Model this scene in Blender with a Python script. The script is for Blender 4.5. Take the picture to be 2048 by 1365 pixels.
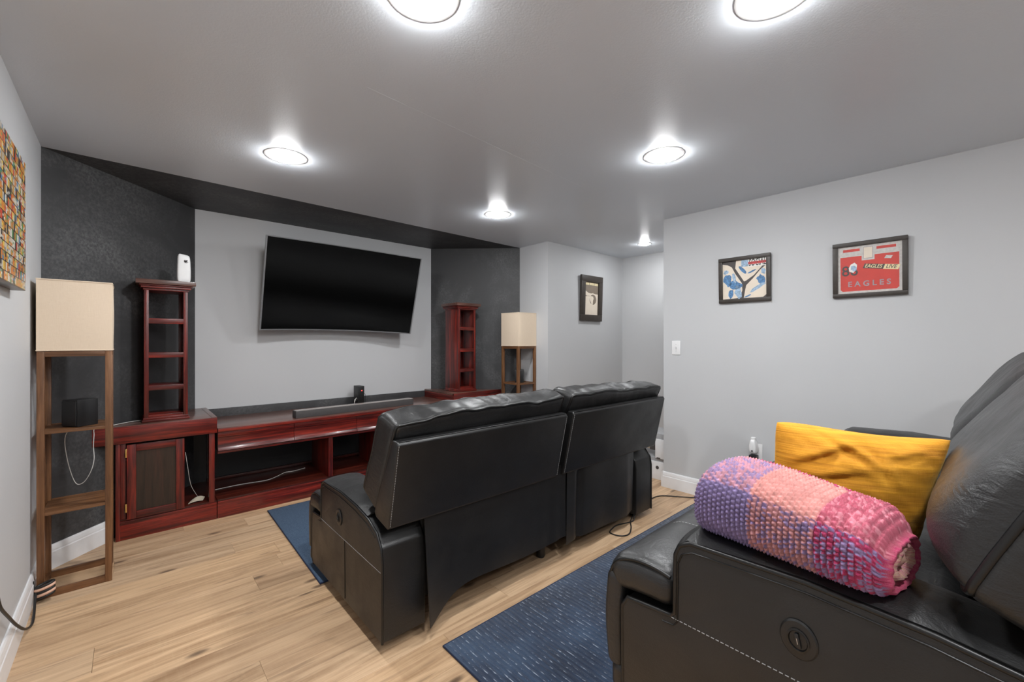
import bpy, bmesh, math, random
from mathutils import Vector, Matrix, noise

# ------------------------------------------------------------------ scene, camera, world, exposure
scene = bpy.context.scene
for o in list(bpy.data.objects):
    bpy.data.objects.remove(o, do_unlink=True)
COL = scene.collection
CAM_H = 1.28
FPX = 848.0
YAW = math.atan((1024 - 255) / FPX)
cam_data = bpy.data.cameras.new('camera')
cam_data.sensor_fit = 'HORIZONTAL'
cam_data.sensor_width = 36.0
cam_data.lens = FPX / 2048 * 36.0
cam_data.shift_y = 1.5 / 2048
cam_data.clip_start = 0.02
cam = bpy.data.objects.new('camera', cam_data)
cam.location = (0, 0, CAM_H)
cam.rotation_euler = (math.pi / 2, 0, -YAW)
COL.objects.link(cam)
scene.camera = cam

world = bpy.data.worlds.new('world')
scene.world = world
world.use_nodes = True
world.node_tree.nodes['Background'].inputs[0].default_value = (0.5, 0.5, 0.5, 1)
world.node_tree.nodes['Background'].inputs[1].default_value = 0.05

vs = scene.view_settings
vs.view_transform = 'Standard'
vs.look = 'None'
vs.gamma = 1.0
vs.use_curve_mapping = False
vs.exposure = 1.36
scene.cycles.diffuse_bounces = 5
scene.cycles.glossy_bounces = 3
scene.cycles.max_bounces = 7
LAMP_STRENGTH = 110.0          # emission of the ceiling lamp lenses

H = 2.36                      # ceiling height
XL, XR = -0.354, 3.518        # side walls
YB = -1.7                     # wall behind the camera
A0, A1, A2, A3 = (XL, 3.483), (0.406, 4.28), (2.611, 4.28), (3.345, 3.555)   # alcove corners
PI = math.pi
R = math.radians

# ------------------------------------------------------------------ material helpers
MATS = {}


class NT:
    def __init__(self, name):
        self.m = bpy.data.materials.new(name)
        self.m.use_nodes = True
        self.t = self.m.node_tree
        self.b = self.t.nodes['Principled BSDF']
        self.out = self.t.nodes['Material Output']

    def n(self, typ, **kw):
        nd = self.t.nodes.new(typ)
        for k, v in kw.items():
            if k.startswith('i_'):
                key = k[2:]
                key = int(key) if key.isdigit() else key.replace('_', ' ')
                nd.inputs[key].default_value = v
            else:
                setattr(nd, k, v)
        return nd

    def l(self, a, b):
        self.t.links.new(a, b)

    def coord(self, scale=(1, 1, 1), kind='Object', rot=(0, 0, 0)):
        tc = self.n('ShaderNodeTexCoord')
        mp = self.n('ShaderNodeMapping')
        mp.inputs['Scale'].default_value = scale
        mp.inputs['Rotation'].default_value = rot
        self.l(tc.outputs[kind], mp.inputs[0])
        return mp.outputs[0]

    def noise(self, vec, scale, detail=3, rough=0.55, dist=0.0):
        nd = self.n('ShaderNodeTexNoise')
        nd.inputs['Scale'].default_value = scale
        nd.inputs['Detail'].default_value = detail
        nd.inputs['Roughness'].default_value = rough
        nd.inputs['Distortion'].default_value = dist
        if vec is not None:
            self.l(vec, nd.inputs['Vector'])
        return nd.outputs['Fac']

    def ramp(self, fac, stops, interp='LINEAR'):
        nd = self.n('ShaderNodeValToRGB')
        cr = nd.color_ramp
        cr.interpolation = interp
        while len(cr.elements) < len(stops):
            cr.elements.new(0.5)
        for e, (p, c) in zip(cr.elements, stops):
            e.position = p
            e.color = (c[0], c[1], c[2], 1) if hasattr(c, '__len__') else (c, c, c, 1)
        self.l(fac, nd.inputs[0])
        return nd.outputs[0]

    def mix(self, fac, a, b, mode='MIX'):
        nd = self.n('ShaderNodeMix', data_type='RGBA', blend_type=mode)
        for s, v in ((nd.inputs[0], fac), (nd.inputs[6], a), (nd.inputs[7], b)):
            if hasattr(v, 'links'):
                self.l(v, s)
            elif isinstance(v, (int, float)):
                s.default_value = v if s.type == 'VALUE' else (v, v, v, 1)
            else:
                s.default_value = (v[0], v[1], v[2], 1)
        return nd.outputs[2]

    def math(self, op, a, b=0.0):
        nd = self.n('ShaderNodeMath', operation=op)
        for s, v in ((nd.inputs[0], a), (nd.inputs[1], b)):
            if hasattr(v, 'links'):
                self.l(v, s)
            else:
                s.default_value = v
        return nd.outputs[0]

    def bump(self, h, strength=0.2, dist=0.01):
        nd = self.n('ShaderNodeBump')
        nd.inputs['Strength'].default_value = strength
        nd.inputs['Distance'].default_value = dist
        self.l(h, nd.inputs['Height'])
        self.l(nd.outputs[0], self.b.inputs['Normal'])

    def set(self, **kw):
        for k, v in kw.items():
            s = self.b.inputs[k.replace('_', ' ')]
            if hasattr(v, 'links'):
                self.l(v, s)
            elif s.type == 'RGBA':
                s.default_value = (v[0], v[1], v[2], 1)
            else:
                s.default_value = v
        return self.m


def plain(name, c, rough=0.5, metal=0.0, var=0.06, scale=25.0, **kw):
    t = NT(name)
    v = t.coord()
    f = t.noise(v, scale)
    lo = tuple(x * (1 - var) for x in c)
    hi = tuple(min(1, x * (1 + var)) for x in c)
    t.set(Base_Color=t.ramp(f, [(0.3, lo), (0.7, hi)]), Roughness=rough, Metallic=metal)
    for k, vv in kw.items():
        t.set(**{k: vv})
    return t.m


def mat_wall(name, c, rough=0.6, bump=0.06):
    t = NT(name)
    v = t.coord()
    f = t.noise(v, 1.2, 1)
    t.set(Base_Color=t.ramp(f, [(0.3, tuple(x * .97 for x in c)), (0.7, tuple(x * 1.03 for x in c))]), Roughness=rough)
    return t.m


def mat_chalk():
    t = NT('accent_black_paint')
    v = t.coord()
    big = t.noise(v, 1.7, 5, 0.6, 0.6)
    fine = t.noise(v, 60, 4, 0.7)
    streak = t.noise(t.coord((1, 1, 14)), 3.0, 4, 0.6, 0.3)
    sm = t.math('MULTIPLY', t.ramp(big, [(0.42, 0.0), (0.70, 1.0)]), t.ramp(fine, [(0.4, 0.1), (0.72, 1.0)]))
    c = t.mix(sm, (0.040, 0.040, 0.042), (0.15, 0.15, 0.152))
    c = t.mix(t.math('MULTIPLY', t.ramp(streak, [(0.6, 0.0), (0.8, 1.0)]), 0.25), c, (0.12, 0.12, 0.12))
    t.set(Base_Color=c, Roughness=0.55)
    return t.m


def mat_ceiling():
    t = NT('ceiling_paint')
    v = t.coord()
    f = t.noise(v, 0.8, 1)
    t.set(Base_Color=t.ramp(f, [(0.3, (0.690, 0.730, 0.780)), (0.7, (0.715, 0.755, 0.805))]), Roughness=0.33)
    t.b.inputs['Specular IOR Level'].default_value = 0.5
    t.bump(t.noise(v, 140, 1), 0.12, 0.003)
    return t.m


def mat_wood(name, dark, mid, light, axis='x', rough=0.3, sc=1.0, coat=0.0):
    """stained wood, grain along the given local axis"""
    t = NT(name)
    s = {'x': (0.7, 14, 14), 'y': (14, 0.7, 14), 'z': (14, 14, 0.7)}[axis]
    v = t.coord(tuple(a * sc for a in s))
    g = t.noise(v, 2.2, 6, 0.65, 0.8)
    v2 = t.coord(tuple(a * sc * 4 for a in s))
    g2 = t.noise(v2, 3.0, 4, 0.6, 0.2)
    c = t.ramp(g, [(0.30, dark), (0.48, mid), (0.66, light)])
    c = t.mix(t.math('MULTIPLY', t.ramp(g2, [(0.45, 0.0), (0.65, 1.0)]), 0.45), c, dark)
    big = t.noise(t.coord(), 3.0, 3)
    c = t.mix(t.math('MULTIPLY', t.ramp(big, [(0.4, 0.0), (0.75, 1.0)]), 0.35), c, tuple(x * .55 for x in dark))
    t.set(Base_Color=c, Roughness=rough)
    if coat:
        t.set(Coat_Weight=coat, Coat_Roughness=0.15)
    t.bump(g2, 0.12, 0.002)
    return t.m


def mat_plank():
    t = NT('oak_plank')
    tc = t.n('ShaderNodeTexCoord')
    oi = t.n('ShaderNodeObjectInfo')
    off = t.n('ShaderNodeVectorMath', operation='SCALE')
    off.inputs[0].default_value = (37.1, 91.7, 13.3)
    t.l(oi.outputs['Random'], off.inputs['Scale'])
    add = t.n('ShaderNodeVectorMath', operation='ADD')
    t.l(tc.outputs['Object'], add.inputs[0])
    t.l(off.outputs[0], add.inputs[1])

    def mp(s):
        m = t.n('ShaderNodeMapping')
        m.inputs['Scale'].default_value = s
        t.l(add.outputs[0], m.inputs[0])
        return m.outputs[0]
    g = t.noise(mp((0.8, 13, 1)), 1.6, 6, 0.62, 1.0)
    c = t.ramp(g, [(0.31, (0.36, 0.218, 0.118)), (0.43, (0.50, 0.332, 0.198)), (0.55, (0.615, 0.42, 0.257)), (0.68, (0.69, 0.485, 0.305))])
    fine = t.noise(mp((6, 170, 1)), 1.0, 4, 0.6)
    c = t.mix(t.math('MULTIPLY', t.ramp(fine, [(0.45, 0.0), (0.7, 1.0)]), 0.25), c, (0.30, 0.18, 0.095))
    saw = t.noise(mp((90, 6, 1)), 1.0, 2, 0.5)
    c = t.mix(t.math('MULTIPLY', t.ramp(saw, [(0.5, 0.0), (0.65, 1.0)]), 0.10), c, (0.62, 0.45, 0.28))
    # per-plank tone
    tone = t.ramp(oi.outputs['Random'], [(0.0, (0.82, 0.80, 0.79)), (0.35, (1.0, 0.98, 0.95)), (0.7, (0.90, 0.92, 0.96)), (1.0, (1.10, 1.06, 1.0))])
    c = t.mix(1.0, c, tone, 'MULTIPLY')
    # dark streak seams of grain and knots
    st = t.noise(mp((0.9, 9, 1)), 2.3, 3, 0.5, 1.6)
    c = t.mix(t.math('MULTIPLY', t.ramp(st, [(0.58, 0.0), (0.70, 1.0)]), 0.45), c, (0.20, 0.125, 0.075))
    vo = t.n('ShaderNodeTexVoronoi', voronoi_dimensions='2D')
    vo.inputs['Scale'].default_value = 1.0
    t.l(mp((2.0, 5.2, 1)), vo.inputs['Vector'])
    kn = t.ramp(vo.outputs['Distance'], [(0.0, 1.0), (0.045, 0.8), (0.10, 0.0)])
    sel = t.n('ShaderNodeSeparateColor')
    t.l(vo.outputs['Color'], sel.inputs[0])
    kn = t.math('MULTIPLY', kn, t.math('GREATER_THAN', sel.outputs[0], 0.62))
    c = t.mix(t.math('MULTIPLY', kn, 0.85), c, (0.07, 0.04, 0.025))
    t.set(Base_Color=c, Roughness=t.ramp(g, [(0.3, 0.36), (0.7, 0.46)]))
    t.bump(fine, 0.05, 0.001)
    return t.m


def mat_leather(name='leather', c0=0.008, c1=0.019, wr=0.35):
    t = NT(name)
    v = t.coord()
    f = t.noise(v, 5, 4)
    t.set(Base_Color=t.ramp(f, [(0.3, (c0, c0, c0 * 1.02)), (0.75, (c1, c1, c1 * 1.02))]),
          Roughness=t.ramp(t.noise(v, 9, 3), [(0.3, 0.34), (0.7, 0.46)]))
    t.b.inputs['Specular IOR Level'].default_value = 0.55
    vo = t.n('ShaderNodeTexVoronoi')
    vo.inputs['Scale'].default_value = 330
    t.l(v, vo.inputs['Vector'])
    wrk = t.noise(t.coord((1.0, 1.0, 2.2)), 11, 3, 0.6, 1.5)
    h = t.math('ADD', t.math('MULTIPLY', vo.outputs['Distance'], 0.10), t.math('MULTIPLY', wrk, wr * 3.0))
    t.bump(h, 0.30, 0.008)
    return t.m


def mat_rug():
    t = NT('blue_rug')
    v = t.coord()
    # dashes running along Y, thin in X
    a = t.noise(t.coord((150, 9, 1)), 1.0, 3, 0.6)
    b = t.noise(v, 3.2, 5, 0.6, 0.4)
    c = t.ramp(b, [(0.30, (0.0035, 0.009, 0.026)), (0.5, (0.007, 0.020, 0.052)), (0.70, (0.028, 0.060, 0.118))])
    c = t.mix(t.math('MULTIPLY', t.ramp(a, [(0.45, 0.0), (0.62, 1.0)]), 0.45), c, (0.030, 0.066, 0.130))
    w = t.noise(t.coord((55, 30, 1)), 1.0, 3, 0.7)
    lines = t.n('ShaderNodeTexWave', wave_type='BANDS', bands_direction='X')
    lines.inputs['Scale'].default_value = 14.0
    lines.inputs['Distortion'].default_value = 0.6
    t.l(v, lines.inputs['Vector'])
    dash = t.math('MULTIPLY', t.ramp(lines.outputs['Fac'], [(0.88, 0.0), (0.97, 1.0)]), t.ramp(w, [(0.52, 0.0), (0.64, 1.0)]))
    c = t.mix(t.math('MULTIPLY', dash, 0.8), c, (0.42, 0.47, 0.55))
    t.set(Base_Color=c, Roughness=0.9)
    t.b.inputs['Sheen Weight'].default_value = 0.3
    t.bump(t.math('ADD', t.noise(v, 420, 2), lines.outputs['Fac']), 0.5, 0.004)
    return t.m


def mat_rug_plain():
    t = NT('blue_rug_short_pile')
    v = t.coord()
    f = t.noise(v, 260, 3, 0.7)
    c = t.ramp(f, [(0.3, (0.020, 0.042, 0.080)), (0.7, (0.085, 0.135, 0.21))])
    t.set(Base_Color=c, Roughness=0.92)
    t.bump(f, 0.5, 0.004)
    return t.m


def mat_pillow():
    t = NT('mustard_chenille')
    v = t.coord()
    a = t.noise(t.coord((4, 4, 130)), 1.0, 3, 0.6)
    b = t.noise(t.coord((140, 140, 4)), 1.0, 2, 0.6)
    big = t.noise(v, 9, 4)
    c = t.ramp(a, [(0.3, (0.44, 0.165, 0.005)), (0.7, (0.70, 0.315, 0.014))])
    c = t.mix(t.math('MULTIPLY', t.ramp(big, [(0.4, 0.0), (0.7, 1.0)]), 0.4), c, (0.72, 0.36, 0.024))
    t.set(Base_Color=c, Roughness=0.85, Sheen_Weight=0.35, Sheen_Roughness=0.4)
    t.b.inputs['Sheen Tint'].default_value = (1.0, 0.75, 0.3, 1)
    t.bump(t.math('ADD', a, t.math('MULTIPLY', b, 0.6)), 0.5, 0.003)
    return t.m


def mat_yarn():
    t = NT('crochet_yarn')
    at = t.n('ShaderNodeAttribute', attribute_name='yarn')
    f = t.noise(t.coord(), 420, 3, 0.7)
    c = t.mix(t.math('MULTIPLY', t.ramp(f, [(0.4, 0.0), (0.7, 1.0)]), 0.10), at.outputs['Color'], (0.6, 0.5, 0.52))
    t.set(Base_Color=c, Roughness=0.95)
    t.bump(f, 0.6, 0.002)
    return t.m


def mat_shade():
    t = NT('linen_shade')
    v = t.coord()
    a = t.noise(t.coord((30, 30, 420)), 1.0, 3, 0.7)
    b = t.noise(t.coord((420, 420, 30)), 1.0, 3, 0.7)
    h = t.math('ADD', a, b)
    c = t.ramp(t.math('MULTIPLY', h, 0.5), [(0.3, (0.74, 0.60, 0.455)), (0.7, (0.80, 0.66, 0.51))])
    t.set(Base_Color=c, Roughness=0.85)
    t.bump(h, 0.15, 0.002)
    return t.m


def mat_mosaic():
    """print of many little coloured labels in rows (flat print on canvas)"""
    t = NT('label_mosaic_print')
    tc = t.n('ShaderNodeTexCoord')
    sp = t.n('ShaderNodeSeparateXYZ')
    t.l(tc.outputs['Object'], sp.inputs[0])
    y = t.math('MULTIPLY', sp.outputs['Y'], 46.0)
    z = t.math('MULTIPLY', sp.outputs['Z'], 30.0)
    row = t.math('FLOOR', z)
    y = t.math('ADD', y, t.math('MULTIPLY', t.math('MODULO', row, 2.0), 0.5))
    cy = t.math('FLOOR', y)
    fy = t.math('FRACT', y)
    fz = t.math('FRACT', z)
    cb = t.n('ShaderNodeCombineXYZ')
    t.l(cy, cb.inputs[0])
    t.l(row, cb.inputs[1])
    wn = t.n('ShaderNodeTexWhiteNoise', noise_dimensions='3D')
    t.l(cb.outputs[0], wn.inputs['Vector'])
    pal = [(0.0, (0.62, 0.30, 0.04)), (0.10, (0.60, 0.54, 0.44)), (0.28, (0.60, 0.07, 0.03)), (0.38, (0.80, 0.55, 0.10)), (0.47, (0.05, 0.04, 0.035)),
           (0.60, (0.70, 0.22, 0.03)), (0.72, (0.72, 0.68, 0.58)), (0.82, (0.10, 0.25, 0.42)), (0.87, (0.08, 0.28, 0.08)), (0.92, (0.45, 0.30, 0.14))]
    c = t.ramp(wn.outputs['Value'], pal, 'CONSTANT')
    cb2 = t.n('ShaderNodeCombineXYZ')
    t.l(cy, cb2.inputs[0])
    t.l(row, cb2.inputs[1])
    t.l(t.math('FLOOR', t.math('MULTIPLY', fz, 4.0)), cb2.inputs[2])
    wn2 = t.n('ShaderNodeTexWhiteNoise', noise_dimensions='3D')
    t.l(cb2.outputs[0], wn2.inputs['Vector'])
    c2 = t.ramp(wn2.outputs['Value'], pal, 'CONSTANT')
    c = t.mix(t.math('MULTIPLY', t.math('GREATER_THAN', wn2.outputs['Value'], 0.62), 0.75), c, c2)
    # dark gaps
    g1 = t.math('LESS_THAN', fy, 0.14)
    g2 = t.math('LESS_THAN', fz, 0.12)
    gap = t.math('MAXIMUM', g1, g2)
    c = t.mix(t.math('MULTIPLY', gap, 0.9), c, (0.025, 0.015, 0.01))
    f = t.noise(t.coord(), 160, 3, 0.7)
    c = t.mix(t.math('MULTIPLY', t.ramp(f, [(0.5, 0.0), (0.7, 1.0)]), 0.35), c, (0.05, 0.03, 0.02))
    t.set(Base_Color=c, Roughness=0.35)
    return t.m


def mat_glass():
    t = NT('picture_glass')
    tr = t.n('ShaderNodeBsdfTransparent')
    gl = t.n('ShaderNodeBsdfGlossy')
    gl.inputs['Roughness'].default_value = 0.05
    fr = t.n('ShaderNodeFresnel')
    fr.inputs['IOR'].default_value = 1.35
    mx = t.n('ShaderNodeMixShader')
    ge = t.n('ShaderNodeNewGeometry')
    t.l(t.math('MULTIPLY', fr.outputs[0], t.math('SUBTRACT', 1.0, ge.outputs['Backfacing'])), mx.inputs[0])
    t.l(tr.outputs[0], mx.inputs[1])
    t.l(gl.outputs[0], mx.inputs[2])
    t.l(mx.outputs[0], t.out.inputs['Surface'])
    return t.m


def mat_emit(name, c, s):
    t = NT(name)
    t.set(Base_Color=c, Emission_Color=c, Emission_Strength=s)
    return t.m


M = dict(
    wall=mat_wall('grey_wall_paint', (0.545, 0.55, 0.56)),
    chalk=mat_chalk(), ceiling=mat_ceiling(), plank=mat_plank(),
    trim=plain('white_trim_paint', (0.80, 0.80, 0.81), 0.35, var=0.02),
    sub=plain('subfloor', (0.20, 0.13, 0.08), 0.8),
    leather=mat_leather(), leather2=mat_leather('leather_panel', 0.006, 0.013, 0.10),
    piping=plain('leather_piping', (0.004, 0.004, 0.004), 0.36),
    black_cloth=plain('black_underfabric', (0.006, 0.006, 0.006), 0.8),
    stitch=plain('grey_thread', (0.30, 0.30, 0.30), 0.8),
    button=plain('black_button_plastic', (0.010, 0.010, 0.010), 0.35),
    chrome=plain('brushed_metal', (0.6, 0.6, 0.62), 0.3, 1.0),
    brass=plain('brass', (0.75, 0.52, 0.18), 0.3, 1.0),
    rug=mat_rug(), rug1=mat_rug_plain(), rug_edge=plain('rug_binding', (0.012, 0.022, 0.060), 0.9),
    pillow=mat_pillow(), yarn=mat_yarn(), shade=mat_shade(), mosaic=mat_mosaic(), glass=mat_glass(),
    bezel=plain('tv_bezel', (0.30, 0.30, 0.31), 0.35, 0.5), tvback=plain('tv_back_plastic', (0.015, 0.015, 0.016), 0.5),
    screen=plain('tv_screen', (0.0012, 0.0012, 0.0012), 0.14, var=0.0, IOR=1.9),
    soundbar=plain('soundbar_cloth', (0.060, 0.055, 0.055), 0.55), soundtop=plain('soundbar_top_sheen', (0.30, 0.265, 0.245), 0.22),  # soundbar top paler than its body: reflected light put into the colour
    black=plain('black_plastic', (0.012, 0.012, 0.013), 0.4), red_led=mat_emit('red_indicator', (1.0, 0.05, 0.04), 1.5),
    green_led=mat_emit('green_indicator', (0.4, 1.0, 0.7), 1.5),
    white=plain('white_plastic', (0.80, 0.80, 0.80), 0.35, var=0.02), grey=plain('grey_plastic', (0.38, 0.38, 0.39), 0.5),
    wire=plain('pale_wire', (0.72, 0.70, 0.66), 0.5), cord=plain('black_cord', (0.012, 0.012, 0.012), 0.5),
    copper=plain('copper_pink_wire', (0.72, 0.44, 0.32), 0.5), paper=plain('beige_card', (0.62, 0.54, 0.42), 0.8),
    lens=mat_emit('lamp_lens', (0.975, 0.99, 1.0), LAMP_STRENGTH),
    ring=plain('lamp_trim_white', (0.78, 0.78, 0.78), 0.4, var=0.02),
    frame=plain('dark_brown_frame', (0.035, 0.026, 0.020), 0.45, var=0.2), cream=plain('cream_paper', (0.80, 0.70, 0.58), 0.6, var=0.03),
    ink=plain('dark_grey_ink', (0.07, 0.06, 0.058), 0.6), brown_ink=plain('brown_ink', (0.22, 0.17, 0.125), 0.6),
    blue_ink=plain('blue_ink', (0.09, 0.22, 0.42), 0.6, var=0.5, scale=90), pale_blue=plain('pale_blue_ink', (0.34, 0.47, 0.62), 0.6, var=0.4, scale=90),
    red_ink=plain('red_ink', (0.62, 0.045, 0.03), 0.5, var=0.12, scale=8), red_bright=plain('bright_red_ink', (0.80, 0.05, 0.05), 0.5),
    pale_grey=plain('pale_grey_ink', (0.60, 0.57, 0.54), 0.5, var=0.12, scale=60), text_grey=plain('grey_ink', (0.36, 0.30, 0.32), 0.5),
    white_ink=plain('white_ink', (0.85, 0.84, 0.80), 0.6, var=0.02), cream2=plain('cream_ink', (0.85, 0.72, 0.42), 0.6, var=0.03),
)
MAH = {a: mat_wood('mahogany_' + a, (0.022, 0.0045, 0.0035), (0.130, 0.0105, 0.007), (0.33, 0.026, 0.012), a, 0.33, coat=0.12) for a in 'xyz'}
MTOP = mat_wood('mahogany_sheen_top', (0.045, 0.018, 0.013), (0.14, 0.062, 0.046), (0.23, 0.12, 0.09), 'x', 0.28, coat=0.2)  # tops paler than the fronts, reflected light mixed into the brown
MSHELF = mat_wood('dark_mahogany_shelf', (0.014, 0.004, 0.003), (0.060, 0.010, 0.006), (0.12, 0.020, 0.011), 'x', 0.3, coat=0.1)
MPAN = mat_wood('dark_door_panel', (0.012, 0.008, 0.005), (0.032, 0.018, 0.011), (0.055, 0.022, 0.014), 'z', 0.4)
LAMPW = {a: mat_wood('walnut_' + a, (0.075, 0.030, 0.011), (0.19, 0.083, 0.033), (0.26, 0.122, 0.052), a, 0.4) for a in 'xyz'}

# ------------------------------------------------------------------ geometry helpers


def rb_point(u, v, w, size, k, rad):
    if rad is None:
        q = (abs(u) ** k + abs(v) ** k + abs(w) ** k) ** (1 / k)
        return Vector((u / q * size[0] / 2, v / q * size[1] / 2, w / q * size[2] / 2))
    c, d = [], []
    for x, sz in zip((u, v, w), size):
        p = x * sz / 2
        lim = max(sz / 2 - rad, 0)
        cc = max(-lim, min(lim, p))
        c.append(cc)
        d.append(p - cc)
    d = Vector(d)
    if d.length > 1e-9:
        d = d.normalized() * rad
    return Vector(c) + d


class G:
    """collects faces and builds one mesh object"""

    def __init__(self):
        self.v, self.f = [], []

    def add(self, vs_, fs_):
        o = len(self.v)
        self.v += [tuple(p) for p in vs_]
        self.f += [tuple(i + o for i in q) for q in fs_]
        return self

    def box(self, a, b):
        x0, y0, z0 = a
        x1, y1, z1 = b
        return self.add([(x0, y0, z0), (x1, y0, z0), (x1, y1, z0), (x0, y1, z0), (x0, y0, z1), (x1, y0, z1), (x1, y1, z1), (x0, y1, z1)],
                        [(0, 3, 2, 1), (4, 5, 6, 7), (0, 1, 5, 4), (1, 2, 6, 5), (2, 3, 7, 6), (3, 0, 4, 7)])

    def prism(self, poly, lo, hi, axis='z', n=1):
        """polygon extruded along an axis; poly is (x,y) for z, (y,z) for x, (x,z) for y"""
        def P(p, h):
            return {'z': (p[0], p[1], h), 'x': (h, p[0], p[1]), 'y': (p[0], h, p[1])}[axis]
        m = len(poly)
        vs_ = []
        for k in range(n + 1):
            h = lo + (hi - lo) * k / n
            vs_ += [P(p, h) for p in poly]
        fs_ = [tuple(reversed(range(m))), tuple(n * m + i for i in range(m))]
        for k in range(n):
            for i in range(m):
                j = (i + 1) % m
                fs_.append((k * m + i, k * m + j, (k + 1) * m + j, (k + 1) * m + i))
        return self.add(vs_, fs_)

    def tube(self, pts, r, seg=8, closed=False):
        pts = [Vector(p) for p in pts]
        n = len(pts)
        rings = []
        up = None
        for i in range(n):
            a = pts[(i - 1) % n] if (closed or i > 0) else pts[i]
            b = pts[(i + 1) % n] if (closed or i < n - 1) else pts[i]
            d = (b - a)
            if d.length < 1e-9:
                d = Vector((0, 0, 1))
            d.normalize()
            if up is None:
                up = Vector((0, 0, 1)) if abs(d.z) < .9 else Vector((1, 0, 0))
            s = d.cross(up)
            if s.length < 1e-6:
                s = d.orthogonal()
            s.normalize()
            up = s.cross(d).normalized()
            rr = r[i] if hasattr(r, '__len__') else r
            rings.append([pts[i] + (s * math.cos(2 * PI * k / seg) + up * math.sin(2 * PI * k / seg)) * rr for k in range(seg)])
        vs_ = [p for q in rings for p in q]
        fs_ = []
        m = n if closed else n - 1
        for i in range(m):
            j = (i + 1) % n
            for k in range(seg):
                l = (k + 1) % seg
                fs_.append((i * seg + k, i * seg + l, j * seg + l, j * seg + k))
        if not closed:
            fs_.append(tuple(reversed(range(seg))))
            fs_.append(tuple((n - 1) * seg + k for k in range(seg)))
        return self.add(vs_, fs_)

    def lathe(self, prof, seg=40, c=(0, 0, 0), cap=True):
        vs_, fs_ = [], []
        for (r, z) in prof:
            for k in range(seg):
                a = 2 * PI * k / seg
                vs_.append((c[0] + r * math.cos(a), c[1] + r * math.sin(a), c[2] + z))
        for i in range(len(prof) - 1):
            for k in range(seg):
                l = (k + 1) % seg
                fs_.append((i * seg + k, i * seg + l, (i + 1) * seg + l, (i + 1) * seg + k))
        if cap:
            fs_.append(tuple(reversed(range(seg))))
            fs_.append(tuple((len(prof) - 1) * seg + k for k in range(seg)))
        return self.add(vs_, fs_)

    def rbox(self, size, k=6.0, n=16, fn=None, rad=None):
        """soft box centred on 0, rounded by a superellipse power k or by an absolute radius; fn(u,v,w,p) may deform"""
        ns = n if hasattr(n, '__len__') else (n, n, n)
        ax = []
        for a in range(3):
            m = ns[a]
            if rad is None:
                q = [2 * i / m - 1 for i in range(m + 1)]
                q = [math.sin(x * PI / 2) * .5 + x * .5 for x in q]
            else:
                e = min(0.95, 2 * rad / size[a])
                edge = [e * x for x in (0, .22, .42, .62, .82)]
                core = 1 - e
                q = [-1 + x for x in edge] + [-core + 2 * core * i / m for i in range(m + 1)] + [1 - x for x in reversed(edge)]
            ax.append(q)
        nx, ny, nz = (len(q) - 1 for q in ax)
        idx = {}
        vs_, fs_ = [], []

        def vert(i, j, l):
            key = (i, j, l)
            if key not in idx:
                u, v, w = ax[0][i], ax[1][j], ax[2][l]
                p = rb_point(u, v, w, size, k, rad)
                if fn:
                    p = fn(u, v, w, p)
                idx[key] = len(vs_)
                vs_.append(p)
            return idx[key]
        for i in range(nx):
            for j in range(ny):
                fs_.append((vert(i, j, 0), vert(i, j + 1, 0), vert(i + 1, j + 1, 0), vert(i + 1, j, 0)))
                fs_.append((vert(i, j, nz), vert(i + 1, j, nz), vert(i + 1, j + 1, nz), vert(i, j + 1, nz)))
        for i in range(nx):
            for l in range(nz):
                fs_.append((vert(i, 0, l), vert(i + 1, 0, l), vert(i + 1, 0, l + 1), vert(i, 0, l + 1)))
                fs_.append((vert(i, ny, l), vert(i, ny, l + 1), vert(i + 1, ny, l + 1), vert(i + 1, ny, l)))
        for j in range(ny):
            for l in range(nz):
                fs_.append((vert(0, j, l), vert(0, j, l + 1), vert(0, j + 1, l + 1), vert(0, j + 1, l)))
                fs_.append((vert(nx, j, l), vert(nx, j + 1, l), vert(nx, j + 1, l + 1), vert(nx, j, l + 1)))
        return self.add(vs_, fs_)

    def sheet(self, fn, nu, nv, t=0.004):
        """thin solid sheet: fn(u,v)->Vector (front), thickened along the local normal"""
        pts = [[Vector(fn(i / nu, j / nv)) for j in range(nv + 1)] for i in range(nu + 1)]
        front, back = [], []
        for i in range(nu + 1):
            for j in range(nv + 1):
                du = pts[min(i + 1, nu)][j] - pts[max(i - 1, 0)][j]
                dv = pts[i][min(j + 1, nv)] - pts[i][max(j - 1, 0)]
                nn = du.cross(dv)
                nn = nn.normalized() if nn.length > 1e-12 else Vector((0, 0, 1))
                front.append(pts[i][j])
                back.append(pts[i][j] - nn * t)
        N = (nu + 1) * (nv + 1)

        def id_(i, j):
            return i * (nv + 1) + j
        fs_ = []
        for i in range(nu):
            for j in range(nv):
                q = (id_(i, j), id_(i + 1, j), id_(i + 1, j + 1), id_(i, j + 1))
                fs_.append(q)
                fs_.append(tuple(N + k for k in reversed(q)))
        for i in range(nu):
            for j in (0, nv):
                a, b = id_(i, j), id_(i + 1, j)
                fs_.append((a, b, b + N, a + N) if j else (b, a, a + N, b + N))
        for j in range(nv):
            for i in (0, nu):
                a, b = id_(i, j), id_(i, j + 1)
                fs_.append((a, b, b + N, a + N) if not i else (b, a, a + N, b + N))
        return self.add(front + back, fs_)

    def xform(self, mat):
        self.v = [tuple(mat @ Vector(p)) for p in self.v]
        return self

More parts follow.
